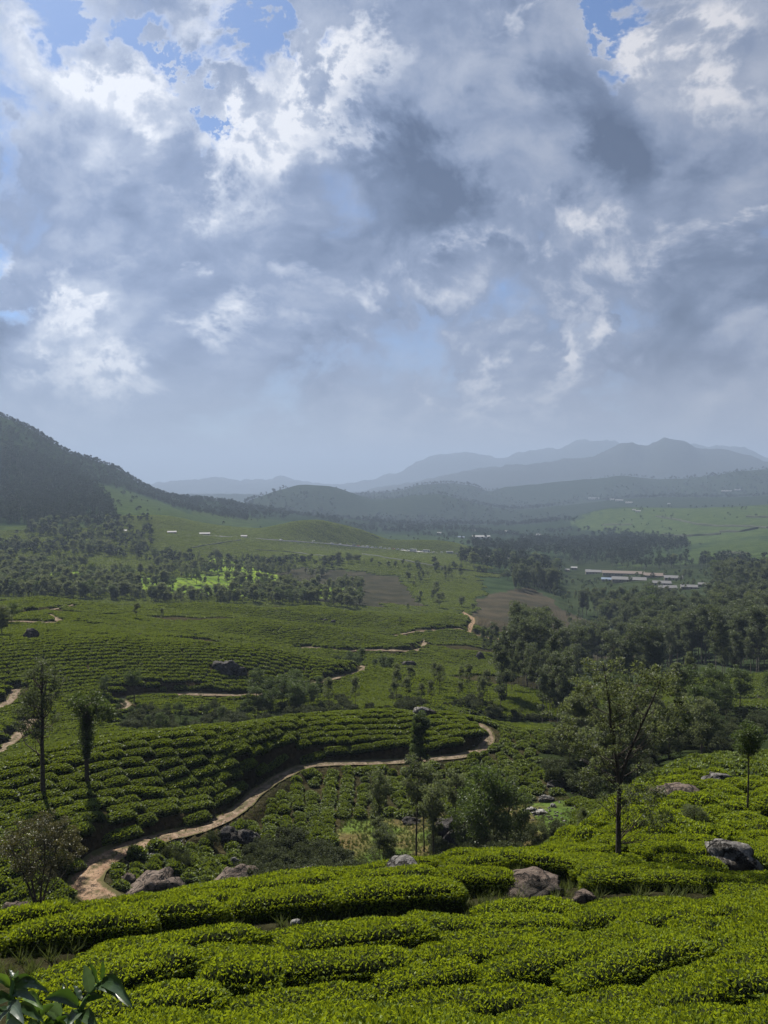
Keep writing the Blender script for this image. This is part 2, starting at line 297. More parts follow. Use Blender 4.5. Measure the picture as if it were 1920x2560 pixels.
def dist_line(x, y, L):
    """signed distance (positive = left of travel) and nearest index"""
    best = np.full(x.shape, 1e9); sgn = np.ones(x.shape); idx = np.zeros(x.shape, int)
    for k in range(len(L)-1):
        ax, ay = L[k, 0], L[k, 1]; bx, by = L[k+1, 0]-ax, L[k+1, 1]-ay; l2 = bx*bx+by*by+1e-9
        t = np.clip(((x-ax)*bx+(y-ay)*by)/l2, 0, 1); ex, ey = x-ax-bx*t, y-ay-by*t; dd = ex*ex+ey*ey
        b = dd < best; best = np.where(b, dd, best); sgn = np.where(b, np.sign(bx*ey-by*ex), sgn); idx = np.where(b, k, idx)
    return np.sqrt(best)*np.where(sgn == 0, 1, sgn), idx
# ------------------------------------------------------------------ roads: (width, bank height, uphill side, dmin, dmax, label, [pixels])
ROADS = [
 ('main', 2.15, 2.3, 1, 50, 160, [(300,2285),(262,2255),(225,2215),(212,2180),(240,2150),(330,2117),(440,2098),(520,2083),(572,2055),(612,2018),(648,1978),(700,1945),(770,1921),(880,1913),(1000,1910),(1090,1906),(1155,1892),(1205,1868),(1222,1845),(1212,1824),(1188,1808)]),
 ('lower', 2.6, 2.6, 1, 170, 300, [(300,1775),(318,1765),(305,1755),(285,1745),(300,1738),(380,1728),(470,1732),(540,1742),(620,1748),(700,1745),(760,1730),(830,1700),(880,1680),(915,1664),(900,1656)]),
 ('left', 2.6, 2.6, 1, 90, 260, [(-60,1905),(0,1880),(22,1862),(40,1845),(80,1800)]),
 ('left_upper', 2.6, 2.0, 1, 150, 260, [(-60,1800),(0,1768),(20,1758),(34,1742),(40,1720)]),
 ('spur', 2.6, 2.2, 1, 270, 430, [(740,1618),(780,1620),(860,1627),(930,1632),(1000,1630),(1045,1622),(1062,1612),(1050,1603)]),
 ('spur_two', 2.4, 2.0, 1, 280, 430, [(985,1590),(1030,1582),(1080,1576),(1160,1574)]),
 ('saddle', 3.4, 1.6, 1, 330, 640, [(1155,1530),(1180,1545),(1177,1562),(1172,1578),(1200,1588),(1235,1600),(1270,1606),(1300,1604)]),
 ('west', 2.6, 2.0, 1, 300, 460, [(-20,1640),(60,1622),(130,1606),(165,1592),(172,1580),(160,1562),(140,1548),(120,1538)]),
 ('west_top', 2.6, 2.6, 1, 330, 460, [(20,1545),(45,1540),(120,1528),(185,1514)]),
]
ROADW = []
jj = (D > 45) & (D < 760)
for (nm, w, bank, side, dmin, dmax, pts) in ROADS:
    L = smooth_line([at(a, b, dmin, dmax) for a, b in pts], 1.2 if dmin < 160 else 3.0)
    k = 9 if len(L) > 30 else 3
    zs = np.convolve(np.pad(L[:, 2], k, mode='edge'), np.ones(2*k+1)/(2*k+1), 'valid'); L[:, 2] = zs
    sub = np.where((D > dmin*0.7) & (D < dmax*1.3))[0]; X = GX[sub][:, :NF]; Y = GY[sub][:, :NF]
    bb = (X > L[:, 0].min()-25) & (X < L[:, 0].max()+25) & (Y > L[:, 1].min()-25) & (Y < L[:, 1].max()+25)
    s = np.full(X.shape, 1e3); ix = np.zeros(X.shape, int)
    ds_, ii_ = dist_line(X[bb], Y[bb], L); s[bb] = ds_*side; ix[bb] = ii_
    z = GZ[sub][:, :NF]; rz = L[ix, 2]; hw = w/2+0.25
    flat = 1-sstep(np.abs(s), hw, hw+1.7); z = z*(1-flat)+rz*flat
    up = (s > 0) & (s < 900); q = np.where(up, s-hw, 0)
    endf = np.minimum(1, np.minimum(ix, len(L)-1-ix)/6.0)
    z = z+np.where(up, 0.55*bank*sstep(q, 0.05, 0.95)*np.exp(-np.maximum(q-1, 0)/9.0), 0)*endf
    GZ[np.ix_(sub, range(NF))] = z
    ROADW.append((nm, w, L, dmin, dmax))
# low terrace steps between the nearest tea rows (width, step height, pixels)
TERR = [(0.6,0.4,[(-200,2440),(0,2432),(150,2436),(240,2422),(340,2398),(480,2378),(600,2362),(700,2368),(770,2348),(870,2328),(1000,2312),(1150,2285),(1215,2262)]),
        (0.7,0.55,[(1230,2335),(1275,2322),(1420,2318),(1540,2290),(1610,2283),(1700,2288),(1800,2276),(1990,2258)]),
        (0.6,0.5,[(1040,2255),(1150,2238),(1290,2213),(1430,2207),(1540,2190)]),
        (0.5,0.45,[(560,2570),(700,2548),(860,2512),(1000,2492),(1180,2470),(1300,2450)]),
        (0.6,0.5,[(1330,2575),(1480,2548),(1640,2510),(1800,2492),(1980,2470)]),
        (0.4,0.4,[(700,2478),(860,2440),(1010,2432),(1180,2402),(1330,2372)])]
TERRL = []
for (w, st, pts) in TERR:
    L = smooth_line([at(a, b, 10, 60) for a, b in pts], 0.5); TERRL.append((w, L))
    sub = np.where((D > 10) & (D < 70))[0]; X = GX[sub][:, :NF]; Y = GY[sub][:, :NF]; z = GZ[sub][:, :NF]
    s, ix = dist_line(X, Y, L); q = s-w/2; e = np.minimum(1, np.minimum(ix, len(L)-1-ix)/8.0)
    GZ[np.ix_(sub, range(NF))] = z+np.where(s > 0, 0.8*st*sstep(q, -0.2, 0.35)*np.exp(-np.maximum(q-0.4, 0)/2.5), -0.25*np.exp(-(s/w)**2))*e
GZ[:, -1] = GZ[:, 0]
# ------------------------------------------------------------------ materials
def new_mat(name):
    m = bpy.data.materials.new(name); m.use_nodes = True; nt = m.node_tree; nt.nodes.clear()
    out = nt.nodes.new('ShaderNodeOutputMaterial'); return m, nt, out
class NB:
    def __init__(s, nt): s.nt = nt; s.N = nt.nodes; s.L = nt.links
    def v(s, sock, x):
        if x is None: return
        if isinstance(x, bpy.types.NodeSocket): s.L.new(x, sock)
        else:
            if hasattr(sock.default_value, '__len__') and len(sock.default_value) == 4 and len(x) == 3: x = (*x, 1)
            sock.default_value = x
    def math(s, op, a, b=0.0, c=None, clamp=False):
        n = s.N.new('ShaderNodeMath'); n.operation = op; n.use_clamp = clamp; s.v(n.inputs[0], a); s.v(n.inputs[1], b); s.v(n.inputs[2], c); return n.outputs[0]
    def mix(s, f, a, b, blend='MIX'):
        n = s.N.new('ShaderNodeMix'); n.data_type = 'RGBA'; n.blend_type = blend; s.v(n.inputs[0], f); s.v(n.inputs[6], a); s.v(n.inputs[7], b); return n.outputs[2]
    def ss(s, x, a, b, lo=0.0, hi=1.0):
        n = s.N.new('ShaderNodeMapRange'); n.interpolation_type = 'SMOOTHSTEP'; s.v(n.inputs[0], x)
        for i, q in enumerate((a, b, lo, hi)): n.inputs[i+1].default_value = q
        return n.outputs[0]
    def noise(s, vec, scale, detail=4, rough=0.55):
        n = s.N.new('ShaderNodeTexNoise'); s.v(n.inputs['Vector'], vec); n.inputs['Scale'].default_value = scale; n.inputs['Detail'].default_value = detail; n.inputs['Roughness'].default_value = rough; return n.outputs[0]
    def attr(s, name, out='Color'):
        n = s.N.new('ShaderNodeAttribute'); n.attribute_name = name; return n.outputs[out]
    def pos(s): return s.N.new('ShaderNodeNewGeometry').outputs['Position']
    def obj(s): return s.N.new('ShaderNodeTexCoord').outputs['Object']
    def rnd(s): return s.N.new('ShaderNodeObjectInfo').outputs['Random']
    def bump(s, h, strength, dist):
        n = s.N.new('ShaderNodeBump'); n.inputs['Strength'].default_value = strength; n.inputs['Distance'].default_value = dist; s.L.new(h, n.inputs['Height']); return n.outputs[0]
    def bsdf(s, colr, rough=0.8, spec=0.3, normal=None, metal=0.0):
        n = s.N.new('ShaderNodeBsdfPrincipled'); s.v(n.inputs['Base Color'], colr); s.v(n.inputs['Roughness'], rough); n.inputs['Specular IOR Level'].default_value = spec; n.inputs['Metallic'].default_value = metal
        if normal is not None: s.L.new(normal, n.inputs['Normal'])
        return n.outputs[0]
def ground_mat():
    m, nt, out = new_mat('ground'); b = NB(nt); P = b.pos(); c = b.attr('cover'); rows = b.attr('rows', 'Fac')
    sp = nt.nodes.new('ShaderNodeSeparateXYZ'); nt.links.new(P, sp.inputs[0])
    n1 = b.noise(P, 1.7, 6); n2 = b.noise(P, 0.045, 6); n3 = b.noise(P, 0.16, 6)
    c = b.mix(1.0, c, b.mix(b.ss(n1, 0.3, 0.7), (0.62,0.62,0.62), (1.35,1.33,1.3)), 'MULTIPLY')
    c = b.mix(1.0, c, b.mix(b.ss(n2, 0.35, 0.65), (0.72,0.78,0.74), (1.25,1.2,1.12)), 'MULTIPLY')
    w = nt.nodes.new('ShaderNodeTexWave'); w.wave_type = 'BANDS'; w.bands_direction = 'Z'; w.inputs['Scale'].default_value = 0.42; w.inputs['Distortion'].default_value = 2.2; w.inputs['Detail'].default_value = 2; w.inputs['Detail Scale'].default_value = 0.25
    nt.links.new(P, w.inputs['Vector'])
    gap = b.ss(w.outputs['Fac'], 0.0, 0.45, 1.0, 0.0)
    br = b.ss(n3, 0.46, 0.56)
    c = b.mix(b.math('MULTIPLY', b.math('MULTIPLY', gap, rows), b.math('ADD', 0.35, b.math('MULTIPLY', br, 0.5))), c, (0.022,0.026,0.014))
    h = b.math('ADD', b.math('MULTIPLY', w.outputs['Fac'], b.math('MULTIPLY', rows, 0.5)), b.math('MULTIPLY', n1, 0.35))
    df = nt.nodes.new('ShaderNodeBsdfDiffuse'); nt.links.new(c, df.inputs[0]); nt.links.new(b.bump(h, 0.8, 1.0), df.inputs['Normal']); nt.links.new(df.outputs[0], out.inputs[0]); return m
MAT = {}
MAT['ground'] = ground_mat()
# ------------------------------------------------------------------ what grows where (columns, rows of the traced outlines, distance range)
PATCH = {
 'grass_gully': ([(855,2045),(960,2048),(1090,2045),(1180,2060),(1250,2015),(1420,1990),(1440,2040),(1385,2130),(1290,2170),(1100,2195),(960,2205),(860,2190),(835,2110)], 52, 118),
 'grass_left': ([(130,2360),(150,2260),(185,2200),(230,2230),(330,2290),(420,2300),(420,2360)], 34, 74),
 'brown_mid': ([(640,1430),(760,1420),(1000,1440),(1020,1475),(1060,1515),(900,1520),(720,1500),(640,1470)], 560, 1000),
 'brown_saddle': ([(1185,1548),(1185,1500),(1240,1485),(1340,1470),(1420,1530),(1560,1590),(1620,1640),(1400,1660),(1310,1625),(1290,1590),(1190,1578)], 440, 860),
 'left_wood': ([(-300,1110),(0,1110),(130,1160),(215,1200),(275,1255),(298,1322),(260,1335),(120,1322),(-300,1345)], 1250, 2150),
 'slope_green': ([(160,1195),(300,1222),(400,1255),(470,1285),(560,1300),(700,1330),(600,1345),(420,1340),(300,1325),(285,1260),(215,1205)], 1200, 2300),
 'right_green': ([(1480,1280),(1560,1266),(1920,1262),(2220,1260),(2220,1352),(1880,1352),(1740,1372),(1660,1350),(1540,1330),(1420,1322)], 1850, 3100),
 'right_green_two': ([(1540,1425),(1640,1392),(1740,1372),(1800,1352),(2220,1340),(2220,1400),(1700,1410)], 1300, 2000),
 'mid_green': ([(1160,1285),(1240,1268),(1310,1275),(1330,1300),(1200,1300)], 1900, 3300),
 'yellow_patch': ([(520,1395),(600,1405),(700,1440),(690,1450),(600,1445),(530,1435)], 700, 1050),
 'yellow_patch_two': ([(80,1430),(200,1420),(330,1440),(560,1440),(880,1470),(870,1500),(640,1490),(100,1460)], 600, 980),
}
def cover_of(x, y, z):
    px, py = project(x, y, z); d = np.hypot(x, y); a = np.arctan2(x, y)
    c = np.empty(x.shape+(3,)); c[:] = (0.024,0.022,0.012); rows = np.zeros(x.shape)
    def put(mask, colr, r=0.0, soft=None):
        nonlocal c, rows
        w = mask.astype(float)[..., None] if soft is None else soft[..., None]
        c = c*(1-w)+np.array(colr)*w; rows = rows*(1-w[..., 0])+r*w[..., 0]
    far = sstep(d, 480, 560); put(None, (0.034,0.050,0.016), 0.7, far)
    n = fbm(x/160, y/160, 4, 41)
    put(None, (0.028,0.042,0.016), 0.75, sstep(n, 0.02, 0.2)*far)
    # brownish fallow strips, darker hollows
    put(None, (0.030,0.046,0.018), 0.3, sstep(fbm(x/95, y/95, 3, 57), 0.16, 0.34)*sstep(d, 560, 700)*0.8)
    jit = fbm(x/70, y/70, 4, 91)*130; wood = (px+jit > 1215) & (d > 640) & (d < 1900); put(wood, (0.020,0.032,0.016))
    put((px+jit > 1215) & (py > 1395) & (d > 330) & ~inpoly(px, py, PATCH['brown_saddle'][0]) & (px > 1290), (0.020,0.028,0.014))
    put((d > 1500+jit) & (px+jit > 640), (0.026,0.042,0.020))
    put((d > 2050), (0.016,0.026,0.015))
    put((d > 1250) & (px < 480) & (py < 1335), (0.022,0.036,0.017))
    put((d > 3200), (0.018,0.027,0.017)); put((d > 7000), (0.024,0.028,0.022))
    for k, colr, r in (('brown_mid',(0.028,0.027,0.020),.35),('brown_saddle',(0.036,0.032,0.024),.3),('left_wood',(0.018,0.030,0.014),0),('slope_green',(0.036,0.056,0.018),.8),
                       ('right_green',(0.042,0.064,0.022),.9),('right_green_two',(0.036,0.056,0.020),.9),('mid_green',(0.04,0.06,0.02),.6),('yellow_patch',(0.10,0.15,0.02),1.0),('yellow_patch_two',(0.08,0.12,0.018),1.0)):
        pl, d0, d1 = PATCH[k]; jx = fbm(x/40, y/40, 4, 9)*34; put(inpoly(px+jx, py+jx*0.4, pl) & (d > d0) & (d < d1), colr, r)
    c *= (1-0.2*sstep(d, 850, 1350))[..., None]  # farther cover darkened for the plant self-shading the bare mesh lacks
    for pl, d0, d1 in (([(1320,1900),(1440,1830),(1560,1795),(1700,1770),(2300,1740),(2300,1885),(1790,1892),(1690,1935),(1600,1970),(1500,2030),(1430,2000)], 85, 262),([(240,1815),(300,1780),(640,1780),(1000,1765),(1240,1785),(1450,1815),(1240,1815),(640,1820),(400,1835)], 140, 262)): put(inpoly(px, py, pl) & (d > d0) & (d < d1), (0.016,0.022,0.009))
    for k in ('grass_gully', 'grass_left'):
        pl, d0, d1 = PATCH[k]; q = sstep(fbm(x/5, y/5, 4, 77), -0.25, 0.25)[..., None]
        m_ = (inpoly(px+fbm(x/6, y/6, 3, 5)*40, py+fbm(x/6, y/6, 3, 6)*20, pl) & (d > d0) & (d < d1))[..., None]
        c = np.where(m_, (np.array((0.050,0.075,0.018))*q+np.array((0.070,0.058,0.028))*(1-q)), c)
    return c, rows
def grid_mesh(name, j0, j1, mat):
    X = GX[j0:j1+1]; Y = GY[j0:j1+1]; Z = GZ[j0:j1+1]; nr, nc = X.shape
    co = np.stack([X, Y, Z], -1).reshape(-1, 3).astype(np.float32)
    me = bpy.data.meshes.new(name); me.vertices.add(len(co)); me.vertices.foreach_set('co', co.ravel())
    i = np.arange((nr-1)*(nc-1)); r = i//(nc-1); q = i % (nc-1); a = r*nc+q
    f = np.stack([a, a+nc, a+nc+1, a+1], -1).astype(np.int32)[:, ::-1]; n = len(f)
    me.loops.add(n*4); me.loops.foreach_set('vertex_index', f.ravel()); me.polygons.add(n)
    me.polygons.foreach_set('loop_start', np.arange(0, n*4, 4, dtype=np.int32)); me.polygons.foreach_set('loop_total', np.full(n, 4, np.int32)); me.polygons.foreach_set('use_smooth', np.ones(n, bool))
    me.update(calc_edges=True)
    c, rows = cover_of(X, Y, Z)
    # bare earth on steep road banks, darkened so its colour carries their shade
    nx = np.abs(np.gradient(Z, axis=0)/(np.gradient(np.hypot(X, Y), axis=0)+1e-6)); steep = (nx > 0.85) & (np.hypot(X, Y) > 55) & (np.hypot(X, Y) < 520)
    c = np.where(steep[..., None], np.array((0.026,0.020,0.012)), c)
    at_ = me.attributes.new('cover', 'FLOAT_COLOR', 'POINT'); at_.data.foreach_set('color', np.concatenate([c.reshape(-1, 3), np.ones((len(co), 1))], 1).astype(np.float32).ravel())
    a2 = me.attributes.new('rows', 'FLOAT', 'POINT'); a2.data.foreach_set('value', rows.ravel().astype(np.float32))
    me.materials.append(mat); o = bpy.data.objects.new(name, me); col.objects.link(o); o['kind'] = 'structure'; return o
ja = int(np.searchsorted(D, 520)); jb = int(np.searchsorted(D, 2300))
grid_mesh('ground', 0, ja, MAT['ground']); grid_mesh('valley_ground', ja, jb, MAT['ground']); grid_mesh('mountains', jb, len(D)-1, MAT['ground'])
# ------------------------------------------------------------------ dirt roads
def road_mat():
    m, nt, out = new_mat('dirt'); b = NB(nt); P = b.pos(); e = b.attr('edge', 'Fac'); red = b.attr('red', 'Fac')
    n1 = b.noise(P, 0.9, 6, 0.65); n2 = b.noise(P, 6, 5, 0.6)
    c = b.mix(b.ss(n1, 0.35, 0.68), (0.085,0.066,0.048), (0.17,0.14,0.108)); c = b.mix(b.math('MULTIPLY', red, 0.8), c, b.mix(b.ss(n1, 0.35, 0.65), (0.12,0.073,0.046), (0.22,0.15,0.10)))
    c = b.mix(b.math('MULTIPLY', b.ss(b.math('ADD', e, b.math('MULTIPLY', b.math('SUBTRACT', n1, 0.5), 0.9)), 0.10, 0.30, 1.0, 0.0), 0.75), c, (0.050,0.052,0.026)); c = b.mix(b.ss(n2, 0.54, 0.62), c, (0.055,0.045,0.032)); c = b.mix(b.ss(b.math('ADD', e, b.math('MULTIPLY', b.math('SUBTRACT', n1, 0.5), 1.3)), 0.62, 0.9), c, (0.055,0.052,0.024))
    nt.links.new(b.bsdf(c, 0.95, 0.0, b.bump(b.math('ADD', n1, b.math('MULTIPLY', n2, 0.5)), 0.7, 0.15)), out.inputs[0]); return m
MAT['dirt'] = road_mat()
def obj_mesh(name, co, faces, mats, parent=None, smooth=False, attrs=None, midx=None):
    me = bpy.data.meshes.new(name)
    if isinstance(faces, np.ndarray):
        co = np.asarray(co, np.float32); k = faces.shape[1]; n = len(faces); me.vertices.add(len(co)); me.vertices.foreach_set('co', co.ravel()); me.loops.add(n*k); me.loops.foreach_set('vertex_index', faces.astype(np.int32).ravel())
        me.polygons.add(n); me.polygons.foreach_set('loop_start', np.arange(0, n*k, k, dtype=np.int32)); me.polygons.foreach_set('loop_total', np.full(n, k, np.int32)); me.update(calc_edges=True)
    else: me.from_pydata([tuple(map(float, p)) for p in co], [], [tuple(int(q) for q in f) for f in faces]); me.update()
    if smooth: me.polygons.foreach_set('use_smooth', np.ones(len(me.polygons), bool))
    if midx is not None: me.polygons.foreach_set('material_index', np.asarray(midx, np.int32))
    for k, v_ in (attrs or {}).items():
        a = me.attributes.new(k, 'FLOAT', 'POINT'); a.data.foreach_set('value', np.asarray(v_, np.float32))
    for q in (mats if isinstance(mats, (list, tuple)) else [mats]): me.materials.append(q)
    o = bpy.data.objects.new(name, me); col.objects.link(o); o.parent = parent; return o
def tag(o, label=None, cat=None, group=None, kind=None):
    if label: o['label'] = label
    if cat: o['category'] = cat
    if group: o['group'] = group
    if kind: o['kind'] = kind
    return o
for (nm, w, L, dmin, dmax) in ROADW:
    t = np.gradient(L[:, :2], axis=0); t /= np.linalg.norm(t, axis=1)[:, None]+1e-9; nrm = np.stack([-t[:, 1], t[:, 0]], 1); V = []; E = []; RD = []; us = (-1, -.8, -.5, -.2, .2, .5, .8, 1)
    s_ = np.arange(len(L))*1.2
    for q, u in enumerate(us):
        ww = w/2*(1+0.16*fbm(s_/4, s_*0+q//4*9.7, 3, 31))
        if nm == 'main': ww = ww*(1+1.0*np.exp(-((np.arange(len(L))-8)/9.0)**2)*0.45)
        xy = L[:, :2]+nrm*(u*ww)[:, None]; z = hgt(xy[:, 0], xy[:, 1]) + (0.13 if dmin < 160 else 0.2)
        z = np.maximum(z, L[:, 2]-0.3)+ (0.05*(abs(u) in (.2, 1)) - 0.03*(abs(u) == .5)) + fbm(xy[:, 0]/1.3, xy[:, 1]/1.3, 3, 8)*0.07
        V.append(np.stack([xy[:, 0], xy[:, 1], z], 1)); E.append(np.full(len(L), abs(u))); RD.append(np.full(len(L), 1.0 if nm == 'saddle' else 0.25)+(np.exp(-((np.arange(len(L))-4)/14.0)**2)*0.8 if nm == 'main' else 0))
    n = len(L); V = np.concatenate(V); f = []
    i = np.arange(n-1); fs = [np.stack([q*n+i, q*n+i+1, (q+1)*n+i+1, (q+1)*n+i], 1)[:, ::-1] for q in range(len(us)-1)]
    tag(obj_mesh('dirt_road', V, np.concatenate(fs), MAT['dirt'], smooth=True, attrs={'edge': np.concatenate(E), 'red': np.clip(np.concatenate(RD), 0, 1)}), kind='structure')
# ------------------------------------------------------------------ foliage materials
def leaf_mat(name, dark, light, trans, tw=0.3, rough=0.45, spec=0.4, var=0.25):
    m, nt, out = new_mat(name); b = NB(nt); t = b.attr('tint', 'Fac'); r = b.rnd()
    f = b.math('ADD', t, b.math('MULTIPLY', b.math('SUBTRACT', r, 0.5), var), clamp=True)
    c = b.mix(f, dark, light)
    tr = nt.nodes.new('ShaderNodeBsdfTranslucent'); nt.links.new(b.mix(f, tuple(x*0.6 for x in trans), trans), tr.inputs[0])
    mx = nt.nodes.new('ShaderNodeMixShader'); mx.inputs[0].default_value = tw; nt.links.new(b.bsdf(c, rough, spec), mx.inputs[1]); nt.links.new(tr.outputs[0], mx.inputs[2]); nt.links.new(mx.outputs[0], out.inputs[0]); return m
MAT['tea'] = leaf_mat('tea_leaf', (0.012,0.027,0.005), (0.122,0.164,0.013), (0.27,0.335,0.012), 0.38, 0.5, 0.10, 0.22)
MAT['tea_far'] = leaf_mat('tea_leaf_far', (0.013,0.029,0.006), (0.088,0.124,0.016), (0.18,0.23,0.013), 0.30, 0.6, 0.3, 0.40)
MAT['euc'] = leaf_mat('gum_leaf', (0.0125,0.0203,0.0101), (0.0585,0.0741,0.0374), (0.1170,0.1482,0.0468), 0.34, 0.6, 0.25, 0.2)
MAT['gum_far'] = leaf_mat('shaded_distant_canopy', (0.0078,0.0133,0.0078), (0.0312,0.0413,0.0234), (0.0390,0.0546,0.0195), 0.15, 0.8, 0.1, 0.35)  # leaf colours darkened to stand in for cloud shadow and crown self-shading
MAT['oak'] = leaf_mat('silver_oak_leaf', (0.0125,0.0211,0.0094), (0.0760,0.0930,0.0410), (0.1700,0.2050,0.0600), 0.36, 0.6, 0.25, 0.2)
MAT['lush'] = leaf_mat('broad_leaf', (0.0109,0.0218,0.0070), (0.0507,0.0741,0.0187), (0.1014,0.1482,0.0234), 0.32, 0.55, 0.25, 0.25)
MAT['bronze'] = leaf_mat('bronze_leaf', (0.0234,0.0265,0.0094), (0.0858,0.0780,0.0218), (0.1092,0.1014,0.0234), 0.25, 0.5, 0.3, 0.2)
MAT['shrub'] = leaf_mat('scrub_leaf', (0.0140,0.0203,0.0094), (0.0546,0.0663,0.0273), (0.0702,0.0858,0.0234), 0.25, 0.7, 0.12, 0.3)
def plain(name, c1, c2, scale=3.0, rough=0.9, bump=0.4, spec=0.2):
    m, nt, out = new_mat(name); b = NB(nt); P = b.obj(); n = b.noise(P, scale, 6, 0.6)
    nt.links.new(b.bsdf(b.mix(b.ss(n, 0.35, 0.65), c1, c2), rough, spec, b.bump(n, bump, 0.05)), out.inputs[0]); return m
MAT['bark'] = plain('bark', (0.020,0.016,0.012), (0.055,0.045,0.035), 6)
MAT['bark_pale'] = plain('pale_bark', (0.06,0.05,0.04), (0.16,0.14,0.115), 2)
MAT['twig'] = plain('twigs', (0.007,0.011,0.004), (0.015,0.018,0.008), 5, 1.0, 0.4, 0.0)
# ------------------------------------------------------------------ leaf clouds
def leaves(P, Nn, size, aspect, r, tilt=0.7, up=0.0):
    """one folded diamond per point; P centres, Nn outward directions"""
    n = len(P); A_ = r.normal(size=(n, 3)); d = Nn+A_*tilt; d[:, 2] += up; d /= np.linalg.norm(d, axis=1)[:, None]+1e-9
    s = np.cross(d, r.normal(size=(n, 3))); s /= np.linalg.norm(s, axis=1)[:, None]+1e-9
    L = size*r.uniform(0.7, 1.3, n)[:, None]; w = L*aspect*0.5
    V = np.stack([P-d*L*0.5, P+s*w, P+d*L*0.5, P-s*w], 1).reshape(-1, 3)
    return V, (np.arange(n)*4)[:, None]+np.array([0,1,2,3])[None]
def tube(pts, rad, k=5):
    V = []; Fc = []; pts = np.array(pts, float); n = len(pts)
    for i in range(n):
        t = pts[min(i+1, n-1)]-pts[max(i-1, 0)]; t /= np.linalg.norm(t)+1e-9; a = np.cross(t, (0.3, 0.9, 0.1)); a /= np.linalg.norm(a)+1e-9; b = np.cross(t, a)
        for j in range(k): q = 2*math.pi*j/k; V.append(pts[i]+(a*math.cos(q)+b*math.sin(q))*rad[i])
    for i in range(n-1):
        for j in range(k): Fc.append((i*k+j, i*k+(j+1) % k, (i+1)*k+(j+1) % k, (i+1)*k+j))
    return V, Fc
def bush_mesh(name, Lx, Wy, Hz, seed, n_top, n_side, leaf, mat, hull_res=(10, 6), flat=True, aspect=0.42):
    r = np.random.default_rng(seed)
    def surf(u, v):                                   # u across the top -1..1, v along -1..1 -> height profile of a clipped bush
        e = np.maximum(np.abs(u)**(5.0 if flat else 3.0)+np.abs(v)**(7.0 if flat else 3.0)*1.0, 0); h = np.clip(1-e, 0, 1)**0.45
        return h
    def shape(u, v):
        nz = fbm(u*1.7+seed*3.1, v*Lx+seed, 3, seed); x = v*Lx/2*(1+0.05*nz); y = u*Wy/2*(1+0.10*fbm(v*Lx*0.9+seed, u*0+3.3, 2, seed+5)); z = Hz*surf(u, v)*(1+0.10*nz)+0.04*fbm(x*3, y*3, 2, seed)
        return x, y, z
    # solid twig body
    nu, nv = hull_res; uu, vv = np.meshgrid(np.sin(np.linspace(-math.pi/2, math.pi/2, nu)), np.sin(np.linspace(-math.pi/2, math.pi/2, nv*2)), indexing='ij'); x, y, z = shape(uu*0.97, vv*0.97)
    edge = (np.abs(uu) > 0.999) | (np.abs(vv) > 0.999); z = np.where(edge, -0.15, z-0.045)
    HV = np.stack([x*0.97, y*0.97, z], -1).reshape(-1, 3); W = nv*2; q = np.arange((nu-1)*(W-1)); a = (q//(W-1))*W+q % (W-1); HF = np.stack([a, a+W, a+W+1, a+1], 1)
    # leaves on the clipped table and down the sides
    u = r.uniform(-1, 1, n_top); v = r.uniform(-1, 1, n_top); k = (np.abs(u)**4.5+np.abs(v)**6) < 0.95; u, v = u[k], v[k]; x, y, z = shape(u, v); N1 = np.stack([u*0.5, u*0, np.ones(len(u))], 1); N1[:, 0] = v**5; N1[:, 1] = u**3
    P1 = np.stack([x, y, z+r.uniform(-0.05, 0.03, len(u))], 1)
    th = r.uniform(0, 2*math.pi, n_side); cu, cv = np.sin(th), np.cos(th); m_ = np.maximum(np.abs(cu), np.abs(cv)); m2 = np.power(np.abs(cu)**6+np.abs(cv)**6, 1/6); cu, cv = cu/m2, cv/m2; f = 1-0.12*r.uniform(0, 1, n_side)**2
    x, y, z = shape(cu*f, cv*f); zz = r.uniform(0.02, 1, n_side)**0.8*np.maximum(z, Hz*0.72); bul = 1+0.03*np.sin(zz*9+th*3); P2 = np.stack([x*bul, y*bul, zz], 1); N2 = np.stack([cv, cu, np.full(n_side, 0.25)], 1)
    V1, F1 = leaves(P1, N1, leaf, aspect, r, 0.75, 0.25); V2, F2 = leaves(P2, N2, leaf*1.1, aspect*1.05, r, 0.8, 0.0)
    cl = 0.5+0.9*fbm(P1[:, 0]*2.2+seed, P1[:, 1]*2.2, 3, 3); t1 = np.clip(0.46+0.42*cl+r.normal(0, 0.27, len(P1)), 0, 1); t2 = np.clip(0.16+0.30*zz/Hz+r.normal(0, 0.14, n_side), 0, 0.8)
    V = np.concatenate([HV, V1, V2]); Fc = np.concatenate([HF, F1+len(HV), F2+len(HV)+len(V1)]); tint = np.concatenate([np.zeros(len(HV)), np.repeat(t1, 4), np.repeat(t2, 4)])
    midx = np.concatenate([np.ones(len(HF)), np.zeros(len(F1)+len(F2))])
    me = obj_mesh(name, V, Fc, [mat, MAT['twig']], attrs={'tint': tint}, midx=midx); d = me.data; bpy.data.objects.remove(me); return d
TEA = {}
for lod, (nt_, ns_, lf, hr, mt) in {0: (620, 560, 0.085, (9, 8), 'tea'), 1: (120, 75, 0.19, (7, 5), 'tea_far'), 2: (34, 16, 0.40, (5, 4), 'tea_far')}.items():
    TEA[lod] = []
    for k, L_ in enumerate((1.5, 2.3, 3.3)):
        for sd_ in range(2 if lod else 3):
            TEA[lod].append((L_, bush_mesh('tea_bush', L_, 1.42, BH, 11+lod*20+k*5+sd_, int(nt_*L_*1.42), int(ns_*(L_+1.42)*2*BH), lf, MAT[mt], hr, aspect=0.42 if lod == 0 else 0.6)))
